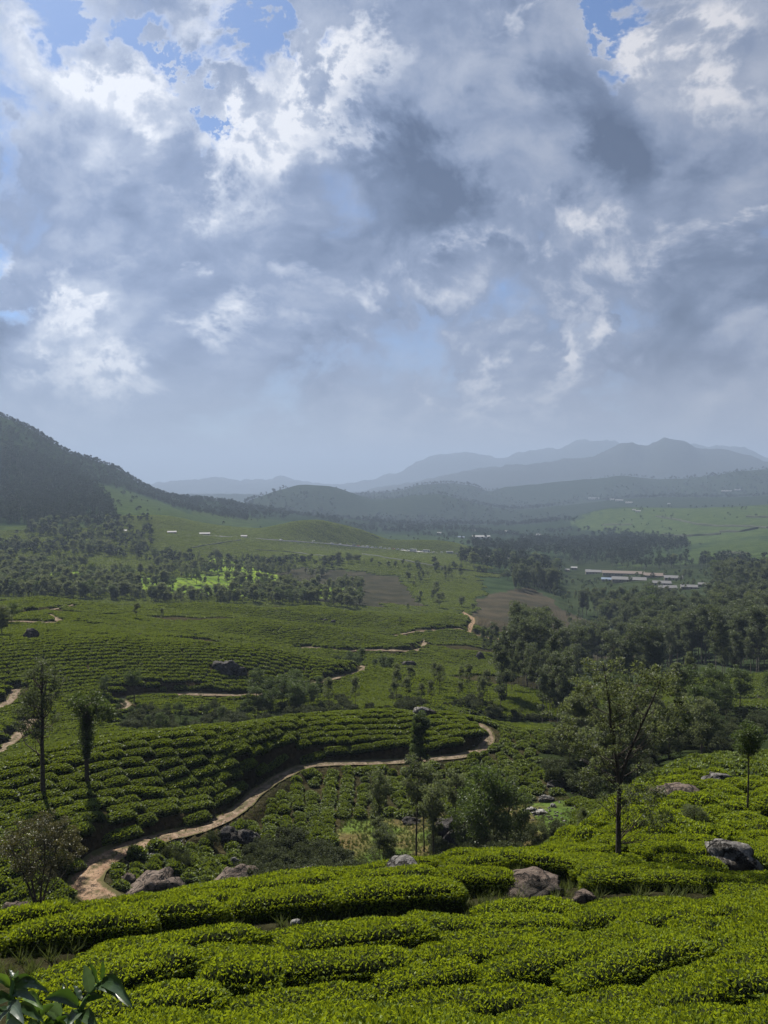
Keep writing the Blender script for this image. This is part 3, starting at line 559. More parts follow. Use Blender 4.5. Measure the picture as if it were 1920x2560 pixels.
# small, rounder bushes of the jumbled and of the young fields
RND = {lod: [(1.35, bush_mesh('tea_bush', 1.35, 1.35, 0.95, 90+lod*7+s, n1, n2, lf, MAT[mt], hr, flat=False, aspect=0.5)) for s in range(3)] for lod, (n1, n2, lf, hr, mt) in {0: (1000, 2300, 0.10, (8, 5), 'tea'), 1: (240, 330, 0.20, (6, 4), 'tea_far')}.items()}
# ------------------------------------------------------------------ tea rows
def kd(i, a): return np.exp(np.interp(a, AZ[:NF], KD[4+i-1, :NF]))       # i = number of the traced line, 1 = nearest
def guide(pts, dmin, dmax):
    P = [at(a, b, dmin, dmax) for a, b in pts]; az = [math.atan2(p[0], p[1]) for p in P]; dd = [math.hypot(p[0], p[1]) for p in P]; return az, dd
ROADL = [(w, L) for (_, w, L, a, b) in ROADW]
def near_lines(x, y, lines, extra):
    m = np.zeros(x.shape, bool)
    for (w, L) in lines:
        bb = (x > L[:, 0].min()-8) & (x < L[:, 0].max()+8) & (y > L[:, 1].min()-8) & (y < L[:, 1].max()+8)
        if bb.any(): s, _ = dist_line(x[bb], y[bb], L); t = np.zeros(x.shape, bool); t[bb] = np.abs(s) < w/2+extra; m |= t
    return m
YOUNG = [[(628,1995),(700,1945),(860,1925),(960,1928),(1000,1990),(960,2045),(850,2050),(840,2115),(760,2140),(640,2125),(600,2080)], [(248,2205),(275,2150),(430,2105),(590,2095),(612,2150),(570,2215),(460,2225),(430,2195),(330,2245),(262,2240)]]
JUMBLE = [[(960,1925),(1100,1915),(1180,1900),(1240,1850),(1240,1830),(1450,1840),(1500,1900),(1420,1990),(1250,2010),(1180,2055),(1090,2040),(960,2045),(990,1990)],
          [(1420,2130),(1500,2040),(1570,1975),(1700,1915),(1790,1888),(2300,1850),(2300,2130),(1900,2130),(1600,2150),(1440,2175)]]
THICK = [[(600,2145),(700,2112),(860,2150),(900,2215),(700,2250),(600,2225)], [(1080,2080),(1330,2070),(1350,2140),(1300,2170),(1090,2205)], [(270,1812),(300,1785),(600,1790),(640,1812),(400,1830)], [(640,1815),(640,1785),(1000,1772),(1240,1790),(1440,1800),(1450,1820),(1240,1812),(1080,1775),(850,1790)],
         [(1350,1890),(1450,1835),(1560,1800),(1700,1780),(2300,1750),(2300,1880),(1780,1890),(1640,1945),(1500,2010),(1430,1990)]]
CUTS = [[(188,1925),(180,1990),(160,2060),(172,2085)], [(764,1812),(770,1850),(778,1895)], [(905,1790),(920,1850)], [(400,1850),(420,1930)], [(45,1915),(30,2060)]]
CUTL = [(0.5, smooth_line([at(a, b, 50, 170) for a, b in c])) for c in CUTS]
plants = []                                             # x, y, z, yaw-vector, length, kind ('row','round')
def tea_ok(x, y, d, lo, hi, soft=0.8):
    z = hgt(x, y); px, py = project(x, y, z); ok = (px > -260) & (px < 2180)
    ok &= ~near_lines(x, y, ROADL, 0.6 if soft else 0.2)
    for k in ('grass_gully', 'grass_left'): pl, a, b = PATCH[k]; ok &= ~(inpoly(px, py, pl) & (d > a) & (d < b))
    for i, pl in enumerate(THICK): rg = [(56, 120), (56, 120), (140, 215), (160, 260), (85, 260)][i]; ok &= ~(inpoly(px, py, pl) & (d > rg[0]) & (d < rg[1]))
    pl, a, b = PATCH['brown_saddle']; jx = fbm(x/40, y/40, 4, 9)*34; ok &= ~(inpoly(px+jx, py+jx*0.4, pl) & (d > a))
    ok &= ~((px > 1290) & (d > 300)); ok &= ~((px+fbm(x/70, y/70, 4, 91)*130 > 1225) & (d > 520)); jx = fbm(x/40, y/40, 4, 9)*34
    for k in ('brown_mid', 'yellow_patch', 'yellow_patch_two'): pl, a, b = PATCH[k]; ok &= ~(inpoly(px+jx, py+jx*0.4, pl) & (d > a) & (d < b))
    ok &= ~(inpoly(px, py, PATCH['left_wood'][0]) & (d > 1200))
    return ok, px, py, z
def rows_zone(g, dlo, dhi, s, lens, amin=-0.53, amax=0.53, wob=0.5, cond=None, gapc=0.10, gapp=0.06, wid=None):
    a = np.arange(amin, amax, 0.0012); dg = np.interp(a, *g); lo = dlo(a); hi = dhi(a); k0 = int(math.floor(((lo-dg).min())/s))-1; k1 = int(((hi-dg).max())/s)+1; r = np.random.default_rng(int(s*100)+int(dg[0]))
    for k in range(k0, k1+1):
        d = dg+k*s+wob*fbm(a*30+k*0.13, a*0+k*0.21, 3, 5); m = (d > lo) & (d < hi) & (d > 8)
        if m.sum() < 4: continue
        x = np.sin(a)*d; y = np.cos(a)*d; ds = np.hypot(np.diff(x, prepend=x[0]), np.diff(y, prepend=y[0])); ds[0] = 0; S = np.cumsum(ds); pos = [r.uniform(0, 2)]; ln = []
        while pos[-1] < S[-1]:
            l = r.uniform(*lens); ln.append(l); pos.append(pos[-1]+l+(gapc if r.random() > gapp else r.uniform(0.3, 0.9)))
        c = np.array(pos[:-1])+np.array(ln)/2; cx = np.interp(c, S, x); cy_ = np.interp(c, S, y); mm = np.interp(c, S, m.astype(float)) > 0.5
        e = 0.4; tx = np.interp(c+e, S, x)-np.interp(c-e, S, x); ty = np.interp(c+e, S, y)-np.interp(c-e, S, y); dd = np.hypot(cx, cy_); ok, px, py, z = tea_ok(cx, cy_, dd, 0, 0)
        ok &= mm
        if dd.min() < 60: ok &= ~near_lines(cx, cy_, TERRL[:1], 0.22)
        for p_, rg in ((YOUNG[0], (56, 125)), (YOUNG[1], (56, 125)), (JUMBLE[0], (70, 170)), (JUMBLE[1], (36, 140))): ok &= ~(inpoly(px, py, p_) & (dd > rg[0]) & (dd < rg[1]))
        if cond is not None: ok &= cond(px, py, dd)
        rj = r.normal(0, s*0.07, len(cx))
        for i in np.where(ok)[0]: f_ = 1+rj[i]/dd[i]; plants.append((cx[i]*f_, cy_[i]*f_, z[i], tx[i]+r.normal(0, .03), ty[i]+r.normal(0, .03), ln[i]*(1.03 if s < 2 else 1), 'row', s if wid is None else wid))
zone_ = lambda i, o=0.0: (lambda a: kd(i, a)+o)
g1 = guide([(-300,2500),(0,2474),(320,2462),(640,2440),(1280,2394),(1600,2360),(1920,2335),(2220,2310)], 10, 60)
rows_zone(g1, lambda a: a*0+8.5, zone_(3, 9), 1.17, (1.7, 4.4), wob=0.4, gapc=0.0, gapp=0.07, wid=1.24)
g2 = guide([(-300,2010),(0,1972),(200,1950),(400,1938),(520,1940),(620,1925),(700,1895),(800,1878),(1000,1862),(1200,1858),(1300,1880),(1500,1890)], 60, 160)
rows_zone(g2, lambda a: np.maximum(kd(4, a)+4, 46), zone_(8, 12), 1.5, (2.0, 5.6), wob=0.4, cond=lambda px, py, d: (py < 2300), gapp=0.06, wid=1.50)
g3 = guide([(-300,1700),(0,1680),(200,1665),(400,1660),(560,1668),(700,1690),(860,1705),(1000,1740),(1240,1760),(1440,1700),(1600,1680),(1920,1650)], 140, 330)
rows_zone(g3, zone_(9, 2), zone_(12, 14), 1.8, (1.2, 4.6), wob=0.8, gapp=0.12, wid=1.58)
g4 = guide([(-300,1560),(0,1560),(400,1560),(700,1590),(900,1600),(1040,1606),(1200,1650),(1500,1680)], 250, 440)
rows_zone(g4, zone_(13, 0), zone_(15, 14), 2.1, (1.4, 5.4), wob=1.0, gapp=0.12, wid=1.85)
g5 = guide([(-300,1525),(0,1520),(400,1526),(700,1530),(900,1545),(1100,1560),(1300,1600)], 360, 520)
rows_zone(g5, zone_(16, 0), zone_(17, 14), 2.4, (1.6, 6.0), wob=1.0, gapp=0.12, wid=2.1)
g6 = guide([(-300,1460),(0,1450),(600,1455),(900,1470),(1300,1500)], 600, 900)
rows_zone(g6, lambda a: a*0+560, lambda a: a*0+820, 3.1, (2.4, 7.5), amax=0.19, wob=3, gapp=0.2, wid=2.9)
g7 = guide([(-300,1360),(0,1350),(400,1352),(700,1362),(900,1390),(1300,1410)], 900, 1290)
rows_zone(g7, lambda a: a*0+820, lambda a: kd(23, a)+30, 4.2, (3.5, 11), amax=0.19, wob=5, gapp=0.2, wid=3.8)
# young tea in short columns running up the slope
r = np.random.default_rng(5)
for pl in YOUNG:
    for a in np.arange(-0.42, 0.1, 0.0205):
        for d in np.arange(58, 122, 1.25):
            aa = a+r.normal(0, 0.0014)+0.004*math.sin(d*0.2+a*30); x = math.sin(aa)*d; y = math.cos(aa)*d; z = float(hgt(np.array([x]), np.array([y]))[0]); px, py = project(np.array([x]), np.array([y]), z)
            if inpoly(px, py, pl)[0] and not near_lines(np.array([x]), np.array([y]), ROADL, 1.0)[0] and r.random() > 0.07: plants.append((x, y, z, r.normal(), r.normal(), r.uniform(1.15, 1.75), 'round', r.uniform(.8, 1.15)))
for pl, dl, sp_ in ((JUMBLE[0], (88, 158), 1.95), (JUMBLE[1], (33, 138), 1.62)):
    gx, gy = np.meshgrid(np.arange(-5, 90, sp_), np.arange(28, 160, sp_)); gx = gx+r.uniform(-.55, .55, gx.shape)+fbm(gy/9, gx/9, 3, 2)*2; gy = gy+r.uniform(-.5, .5, gy.shape); x = gx.ravel(); y = gy.ravel(); d = np.hypot(x, y)
    ok, px, py, z = tea_ok(x, y, d, 0, 0); ok &= inpoly(px, py, pl) & (d > dl[0]) & (d < dl[1]) & (r.random(x.shape) > 0.05)
    for i in np.where(ok)[0]: plants.append((x[i], y[i], z[i], r.normal(), r.normal(), r.uniform(1.2, 1.9), 'round', r.uniform(.8, 1.1)))
ROCKS_AT = []                                          # filled by rocks: bushes make room for them
# ------------------------------------------------------------------ boulders
def rock_mat(name, c1, c2, lich=0.5):
    m, nt, out = new_mat(name); b = NB(nt); P = b.obj(); n1 = b.noise(P, 1.3, 8, 0.65); n2 = b.noise(P, 5.5, 6, 0.7); n3 = b.noise(P, 0.7, 3)
    c = b.mix(b.ss(n1, 0.32, 0.68), c1, c2); c = b.mix(b.math('MULTIPLY', b.ss(n2, 0.56, 0.66), lich), c, (0.30,0.295,0.275)); c = b.mix(b.ss(b.math('ADD', n3, b.math('MULTIPLY', n2, 0.3)), 0.62, 0.74), c, (0.035,0.030,0.024))
    vo = nt.nodes.new('ShaderNodeTexVoronoi'); vo.feature = 'DISTANCE_TO_EDGE'; vo.inputs['Scale'].default_value = 0.9; vo.inputs['Randomness'].default_value = 1; ws = nt.nodes.new('ShaderNodeVectorMath'); ws.operation = 'MULTIPLY_ADD'; nt.links.new(n1, ws.inputs[0]); ws.inputs[1].default_value = (1.2, 1.2, 1.2); nt.links.new(P, ws.inputs[2]); nt.links.new(ws.outputs[0], vo.inputs['Vector']); ck = b.ss(vo.outputs['Distance'], 0.0, 0.06)
    c = b.mix(ck, (0.018,0.016,0.014), c)
    nt.links.new(b.bsdf(c, 0.9, 0.15, b.bump(b.math('ADD', b.math('ADD', n1, b.math('MULTIPLY', n2, 0.4)), b.math('MULTIPLY', ck, 0.5)), 1.0, 0.3)), out.inputs[0]); return m
MAT['granite'] = rock_mat('granite', (0.055,0.052,0.049), (0.18,0.172,0.162), 0.7); MAT['granite_dark'] = rock_mat('dark_granite', (0.02,0.019,0.019), (0.065,0.06,0.058), 0.25); MAT['granite_red'] = rock_mat('brown_granite', (0.048,0.035,0.028), (0.135,0.105,0.085), 0.3); MAT['granite_pale'] = rock_mat('pale_granite', (0.17,0.165,0.15), (0.34,0.33,0.31), 0.3)
import bmesh
def rock_mesh(seed, sx, sy, sz, sub=4, rough=0.42):
    bm = bmesh.new(); bmesh.ops.create_icosphere(bm, subdivisions=sub, radius=1.0); co = np.array([v.co[:] for v in bm.verts]); r = np.random.default_rng(seed)
    for _ in range(7):                                  # planar cleavage faces
        n = r.normal(size=3); n[2] = abs(n[2])*0.8; n /= np.linalg.norm(n); k = r.uniform(0.62, 0.9); dd = co@n; co = co-np.maximum(dd-k, 0)[:, None]*n*0.85
    f = 1+rough*(fbm(co[:, 0]*1.6+seed, co[:, 1]*1.6+co[:, 2]*1.3, 4, seed))+0.16*fbm(co[:, 0]*5+seed, co[:, 1]*5+co[:, 2]*4.1, 3, seed+9); co = co*f[:, None]; co *= np.array((sx, sy, sz))
    for v, c in zip(bm.verts, co): v.co = c
    me = bpy.data.meshes.new('boulder'); bm.to_mesh(me); bm.free(); me.polygons.foreach_set('use_smooth', np.ones(len(me.polygons), bool)); return me
def rock(px, py, w, h, label, mat='granite', name='boulder', dmin=10, dmax=39000, sub=4, yaw=None, deep=0.8, grp=None, clear=True):
    """px, py: middle of the foot in the photograph; w, h: width and height in its pixels"""
    x, y, z = at(px, py, dmin, dmax); d = math.sqrt(x*x+y*y+z*z); sx = w*d/F/2; sz = h*d/F*(0.62 if h < w else 0.55); seed = int(px*7+py) % 9973
    me = rock_mesh(seed, sx*1.08, sx*deep, sz*1.25*(1.12 if d < 75 and w > 30 else 1), sub); me.materials.append(MAT[mat]); near = d < 75 and w > 30; sz = sz*(1.12 if near else 1); o = bpy.data.objects.new(name, me); col.objects.link(o)
    k = (d+sx*deep*0.8)/d; x2, y2 = x*k, y*k; z2 = float(hgt(np.array([x2]), np.array([y2]))[0]); o.location = (x2, y2, z2+sz*(0.5 if near else 0.25)); o.rotation_euler = (0, 0, -math.atan2(x, y)+(yaw or 0)); tag(o, label, 'rock', grp)
    if near: ROCKS_AT.append((x2*(1-1.3/d), y2*(1-1.3/d), sx*0.7, sx))
    if clear: ROCKS_AT.append((x2, y2, max(sx, sx*deep)*0.85, sx))
    return o
for a in [
 (383,2262,128,72,'big brown boulder with a flat scarred face at the end of the dirt track','granite_red'),
 (1312,2238,178,40,'low lichen-streaked brown-grey boulder poking out above a rounded tea bush','granite_red'),
 (1462,2290,70,36,'small slanting slab at the right foot of the bush-covered boulder','granite_red'),
 (1832,2190,130,50,'large grey boulder split in two on the near right slope','granite'),
 (1012,2205,105,52,'humped grey boulder half buried at the crest of the near tea slope','granite'),
 (772,2215,72,50,'square dark grey boulder beside the low scrub, crest of the near slope','granite'),
 (585,2230,125,52,'long broken brown rock outcrop just left of the square boulder','granite_red'),
 (462,2262,40,24,'small grey rock between the big brown boulder and the brown outcrop','granite'),
 (318,2228,38,36,'dark angular rock behind the big brown boulder','granite_red'),
 (42,2322,72,38,'rounded grey boulder under the bare-stemmed trees at the left edge','granite_red'),
 (391,2158,34,20,'white-topped rock sunk among the young tea bushes','granite_pale'),
 (568,2112,60,28,'dark block of the rock ledge beside the track','granite_dark'), (612,2122,54,34,'darkest block of the rock ledge above the young tea','granite_dark'), (640,2108,30,20,'small end block of the rock ledge','granite_dark'),
 (585,2168,26,20,'small dark stone below the rock ledge','granite'),(577,2180,18,12,'smallest stone under the rock ledge','granite'),
 (1118,2110,70,78,'tall dark outcrop at the left behind the slim trees','granite_dark'),(1165,2120,90,66,'broad dark outcrop to the right of the tall one behind the slim trees','granite_dark'),
 (1028,2062,44,14,'flat dark slab at the top edge of the grassy hollow','granite_dark'),
 (1462,1918,36,22,'grey rock where the jumbled tea bushes meet the gully','granite'),(1500,1926,40,14,'flat pale rock at the roots of the gully trees','granite'),
 (1365,2006,34,18,'grey rock above the patch of pale stones','granite'),(1404,1975,70,26,'dark rocks among bushes uphill of the pale stones','granite_dark'),(1383,2018,14,9,'little pale stone by the grassy hollow','granite_pale'),
 (1350,2038,34,10,'pale flat stone in the scatter of stones','granite_pale'),(1325,2030,26,9,'thin pale stone left in the scatter of stones','granite_pale'),
 (1384,2138,30,24,'grey pointed rock at the foot of the grassy hollow','granite'),(1418,2128,40,12,'low grey ledge beside the pointed rock','granite'),
 (1476,2118,26,12,'pale stone at the edge of the near slope under a sapling','granite_pale'),(1513,2108,28,20,'grey boulder left of the forked tree trunk','granite'),
 (1696,2002,120,26,'reddish bare rock sheet surrounded by tea bushes','granite_red'),(1795,1968,66,24,'long grey rock beside an upright one in the right-hand tea','granite'),(1823,1968,22,26,'upright grey rock with a cleft in the right-hand tea','granite'),
 (1727,2096,20,14,'small white stone at the foot of the feathery young tree','granite_pale'),(1682,2118,26,8,'flat grey stone showing between bushes right of the forked tree','granite'),
 (1062,1795,58,26,'weathered grey rock on the crest of the contour-planted hill','granite'),
 (1692,2290,54,22,'brown earth-stained rock under the hedge on the near slope','granite_red'),
 (1197,2325,24,12,'brown stone in the dark gap below the bush-covered boulder','granite_red'),
 (298,2312,32,10,'flat pale slab at the top of the near left tea rows','granite'),(158,2338,48,14,'brown half-buried rock near the left grass bank','granite_red'),
 (737,2318,26,14,'pale stone below the shaded hedge','granite_pale'),(243,2420,22,12,'pale stone behind the broad-leaved plant','granite_pale'),(20,2340,30,10,'grey stones at the left end of the near rows','granite'),
 (563,1688,56,34,'dark rock knoll in the shaded tea above the lower track','granite_dark','boulder',180,300),(600,1690,30,24,'dark rock right of the rock knoll','granite_dark','boulder',180,300),
 (76,1598,36,26,'dark round boulder in the far left tea beside the track bend','granite_dark','boulder',200,320),
 (833,1560,16,10,'dark boulder on the ridge row, left one of the pair','granite_dark','boulder',300,460),(811,1554,12,7,'smaller dark boulder on the ridge row beside its pair','granite_dark','boulder',300,460),
 (1020,1667,34,14,'low dark rocks in the tea below the second track loop','granite_dark','boulder',220,420),(1200,1648,20,18,'pointed grey boulder in the dip right of the track loop','granite_dark','boulder',220,480),
 (1520,1708,26,10,'pale boulder at the top edge of the bright tea slope by the gum trees','granite','boulder',200,330),(345,1592,20,9,'dark rock in the ridge tea right of the western track','granite_dark','boulder',220,420)]: rock(*a)
def bush_clear(x, y):
    return any((x-a)**2+(y-b)**2 < (c+0.35)**2 for a, b, c, _ in ROCKS_AT)
# stones lying on the track by the junction: loose rubble
def rubble(pts_px, n, smin, smax, mat, spread, dmin, dmax, seed):
    r = np.random.default_rng(seed); V = []; Fc = []; base = np.array([(0,0,.6),(.9,0,0),(0,.8,0),(-.8,0,0),(0,-.9,0),(0,0,-.5)]); fc = np.array([(0,1,2),(0,2,3),(0,3,4),(0,4,1),(5,2,1),(5,3,2),(5,4,3),(5,1,4)])
    for i in range(n):
        p = pts_px[r.integers(len(pts_px))]; x, y, z = at(p[0]+r.normal(0, spread), p[1]+r.normal(0, spread*0.5), dmin, dmax); s = r.uniform(smin, smax)**1.0; q = base*(s, s*r.uniform(.6, 1.1), s*0.6)*r.uniform(.75, 1.25, (6, 3)); a = r.uniform(0, 6.3); c, sn = math.cos(a), math.sin(a)
        q = np.stack([q[:, 0]*c-q[:, 1]*sn, q[:, 0]*sn+q[:, 1]*c, q[:, 2]], 1); V.append(q+(x, y, z+0.06)); Fc.append(fc+i*6)
    tag(obj_mesh('gravel', np.concatenate(V), np.concatenate(Fc), MAT[mat]), 'loose pale stones scattered over the dirt track and its junction', None, None, 'stuff')
rubble([(225,2190),(240,2220),(262,2250),(290,2270),(300,2130),(440,2100),(560,2062),(620,2010),(660,1970),(1205,1865),(1215,1840),(215,2170),(1100,1905)], 700, 0.05, 0.17, 'granite_pale', 16, 55, 160, 3)
rubble([(1340,2035),(1360,2030),(1380,2045),(1450,1990),(1500,1960),(1420,2010),(600,2120),(1300,2035)], 160, 0.10, 0.32, 'granite', 18, 60, 140, 4)
# ------------------------------------------------------------------ set the tea out: the 300 largest one by one, the rest as one mass
def frame_of(x, y, tx, ty, lean=0.75):
    e = 0.5; gx = (hgt(x+e, y)-hgt(x-e, y))/(2*e); gy = (hgt(x, y+e)-hgt(x, y-e))/(2*e); g = np.hypot(gx, gy); k = np.minimum(1, 0.8/np.maximum(g, 1e-6))*lean
    N_ = np.stack([-gx*k, -gy*k, np.ones(len(x))], 1); N_ /= np.linalg.norm(N_, axis=1)[:, None]; t = np.stack([tx, ty, np.zeros(len(x))], 1); t -= N_*np.sum(N_*t, axis=1)[:, None]; t /= np.linalg.norm(t, axis=1)[:, None]+1e-9
    return t, np.cross(N_, t), N_
P_ = [p for p in plants if not bush_clear(p[0], p[1])]
X_ = np.array([p[0] for p in P_]); Y_ = np.array([p[1] for p in P_]); Z_ = np.array([p[2] for p in P_]); LN = np.array([p[5] for p in P_]); KI = np.array([p[6] == 'round' for p in P_]); WD = np.array([p[7] for p in P_])
t_, b_, n_ = frame_of(X_, Y_, np.array([p[3] for p in P_]), np.array([p[4] for p in P_])); D_ = np.hypot(X_, Y_); px_, py_ = project(X_, Y_, Z_)
r = np.random.default_rng(99); hs = r.uniform(0.88, 1.15, len(X_))*(1+0.25*fbm(X_/6, Y_/6, 2, 61))
seen = (px_ > -40) & (px_ < 1960) & (py_ < 2620); order = np.argsort(np.where(seen, D_, 1e9)); single = np.zeros(len(X_), bool); single[order[:300]] = True
def mats(i):
    if KI[i]: sx = sy = LN[i]/1.35; sz = WD[i]; 
    return None
def pick(i, lod):
    if KI[i]: v = RND[min(lod, 1)]; j = int(r.integers(len(v))); return v[j][1], (LN[i]/1.35, LN[i]/1.35, WD[i]*hs[i])
    v = TEA[lod]; n = len(v)//3; k = 0 if LN[i] < 1.95 else (1 if LN[i] < 2.8 else 2); L0, me = v[k*n+int(r.integers(n))]; return me, (LN[i]/L0, WD[i]/1.62, hs[i]*(WD[i]/1.6)**0.5)
GRP = 'tea bushes in the clipped rows of the nearest slope'
maxd = D_[single].max()
for i in order[:300]:
    me, sc = pick(i, 0); o = bpy.data.objects.new('tea_bush', me); col.objects.link(o)
    M4 = Matrix.Identity(4)
    for a in range(3): M4[a][0] = t_[i, a]*sc[0]; M4[a][1] = b_[i, a]*sc[1]; M4[a][2] = n_[i, a]*sc[2]
    M4.translation = (X_[i], Y_[i], Z_[i]-0.03); o.matrix_world = M4
    tag(o, 'rounded tea bush in the jumbled planting of the near right slope' if KI[i] else 'clipped bright green tea bush in the hedge rows of the nearest slope', 'tea bush', 'rounded bushes of the near right slope' if KI[i] else GRP)
# proto list for the mass: real bushes supply the shapes
def gn_scatter(name, pts, rot, scl, idx, meshes, label, kind='stuff'):
    """one object: a cloud of points, each showing one of the given meshes"""
    me = bpy.data.meshes.new(name); me.vertices.add(len(pts)); me.vertices.foreach_set('co', np.asarray(pts, np.float32).ravel())
    for nm, tp, v in (('rot', 'FLOAT_VECTOR', rot), ('scl', 'FLOAT_VECTOR', scl)): a = me.attributes.new(nm, tp, 'POINT'); a.data.foreach_set('vector', np.asarray(v, np.float32).ravel())
    a = me.attributes.new('idx', 'INT', 'POINT'); a.data.foreach_set('value', np.asarray(idx, np.int32)); o = bpy.data.objects.new(name, me); col.objects.link(o)
    ng = bpy.data.node_groups.new(name, 'GeometryNodeTree'); ng.interface.new_socket('Geometry', in_out='INPUT', socket_type='NodeSocketGeometry'); ng.interface.new_socket('Geometry', in_out='OUTPUT', socket_type='NodeSocketGeometry')
    gi = ng.nodes.new('NodeGroupInput'); go = ng.nodes.new('NodeGroupOutput'); jn = ng.nodes.new('GeometryNodeJoinGeometry')
    for m in reversed(meshes):                          # joined in reverse so that instance 0 is the first mesh
        src = bpy.data.objects.new('plant_shape', m); oi = ng.nodes.new('GeometryNodeObjectInfo'); oi.inputs['Object'].default_value = src; oi.inputs['As Instance'].default_value = True
        ng.links.new(oi.outputs['Geometry'], jn.inputs[0])
    ip = ng.nodes.new('GeometryNodeInstanceOnPoints'); ip.inputs['Pick Instance'].default_value = True
    def na(n, t): q = ng.nodes.new('GeometryNodeInputNamedAttribute'); q.data_type = t; q.inputs['Name'].default_value = n; return q.outputs['Attribute']
    e2 = ng.nodes.new('FunctionNodeEulerToRotation'); ng.links.new(na('rot', 'FLOAT_VECTOR'), e2.inputs[0]); ng.links.new(e2.outputs[0], ip.inputs['Rotation'])
    ng.links.new(gi.outputs[0], ip.inputs['Points']); ng.links.new(jn.outputs[0], ip.inputs['Instance']); ng.links.new(na('idx', 'INT'), ip.inputs['Instance Index']); ng.links.new(na('scl', 'FLOAT_VECTOR'), ip.inputs['Scale'])
    ng.links.new(ip.outputs[0], go.inputs[0]); md = o.modifiers.new('scatter', 'NODES'); md.node_group = ng; return tag(o, label, None, None, kind)
def euler_of(t, b, n):                                  # rotation matrix columns t b n -> XYZ euler
    ry = np.arcsin(np.clip(-t[:, 2], -1, 1)); rx = np.arctan2(b[:, 2], n[:, 2]); rz = np.arctan2(t[:, 1], t[:, 0]); return np.stack([rx, ry, rz], 1)
E_ = euler_of(t_, b_, n_); rest = np.where(~single & ((D_ > maxd*0.75) | (np.abs(px_-960) < 1300)))[0]
pool = [m for lod in (0, 1, 2) for _, m in TEA[lod]]+[m for lod in (0, 1) for _, m in RND[lod]]; pidx = {m: k for k, m in enumerate(pool)}
SC, IX = [], []
for i in rest: me, sc = pick(i, 0 if D_[i] < 42 else (1 if D_[i] < 165 else 2)); SC.append(sc); IX.append(pidx[me])
print('TEA', len(P_), 'rest', len(rest), 'single out to', maxd)
gn_scatter('tea_bushes', np.stack([X_[rest], Y_[rest], Z_[rest]-0.03], 1), E_[rest], SC, IX, pool, 'contour rows of clipped tea bushes covering the hills')
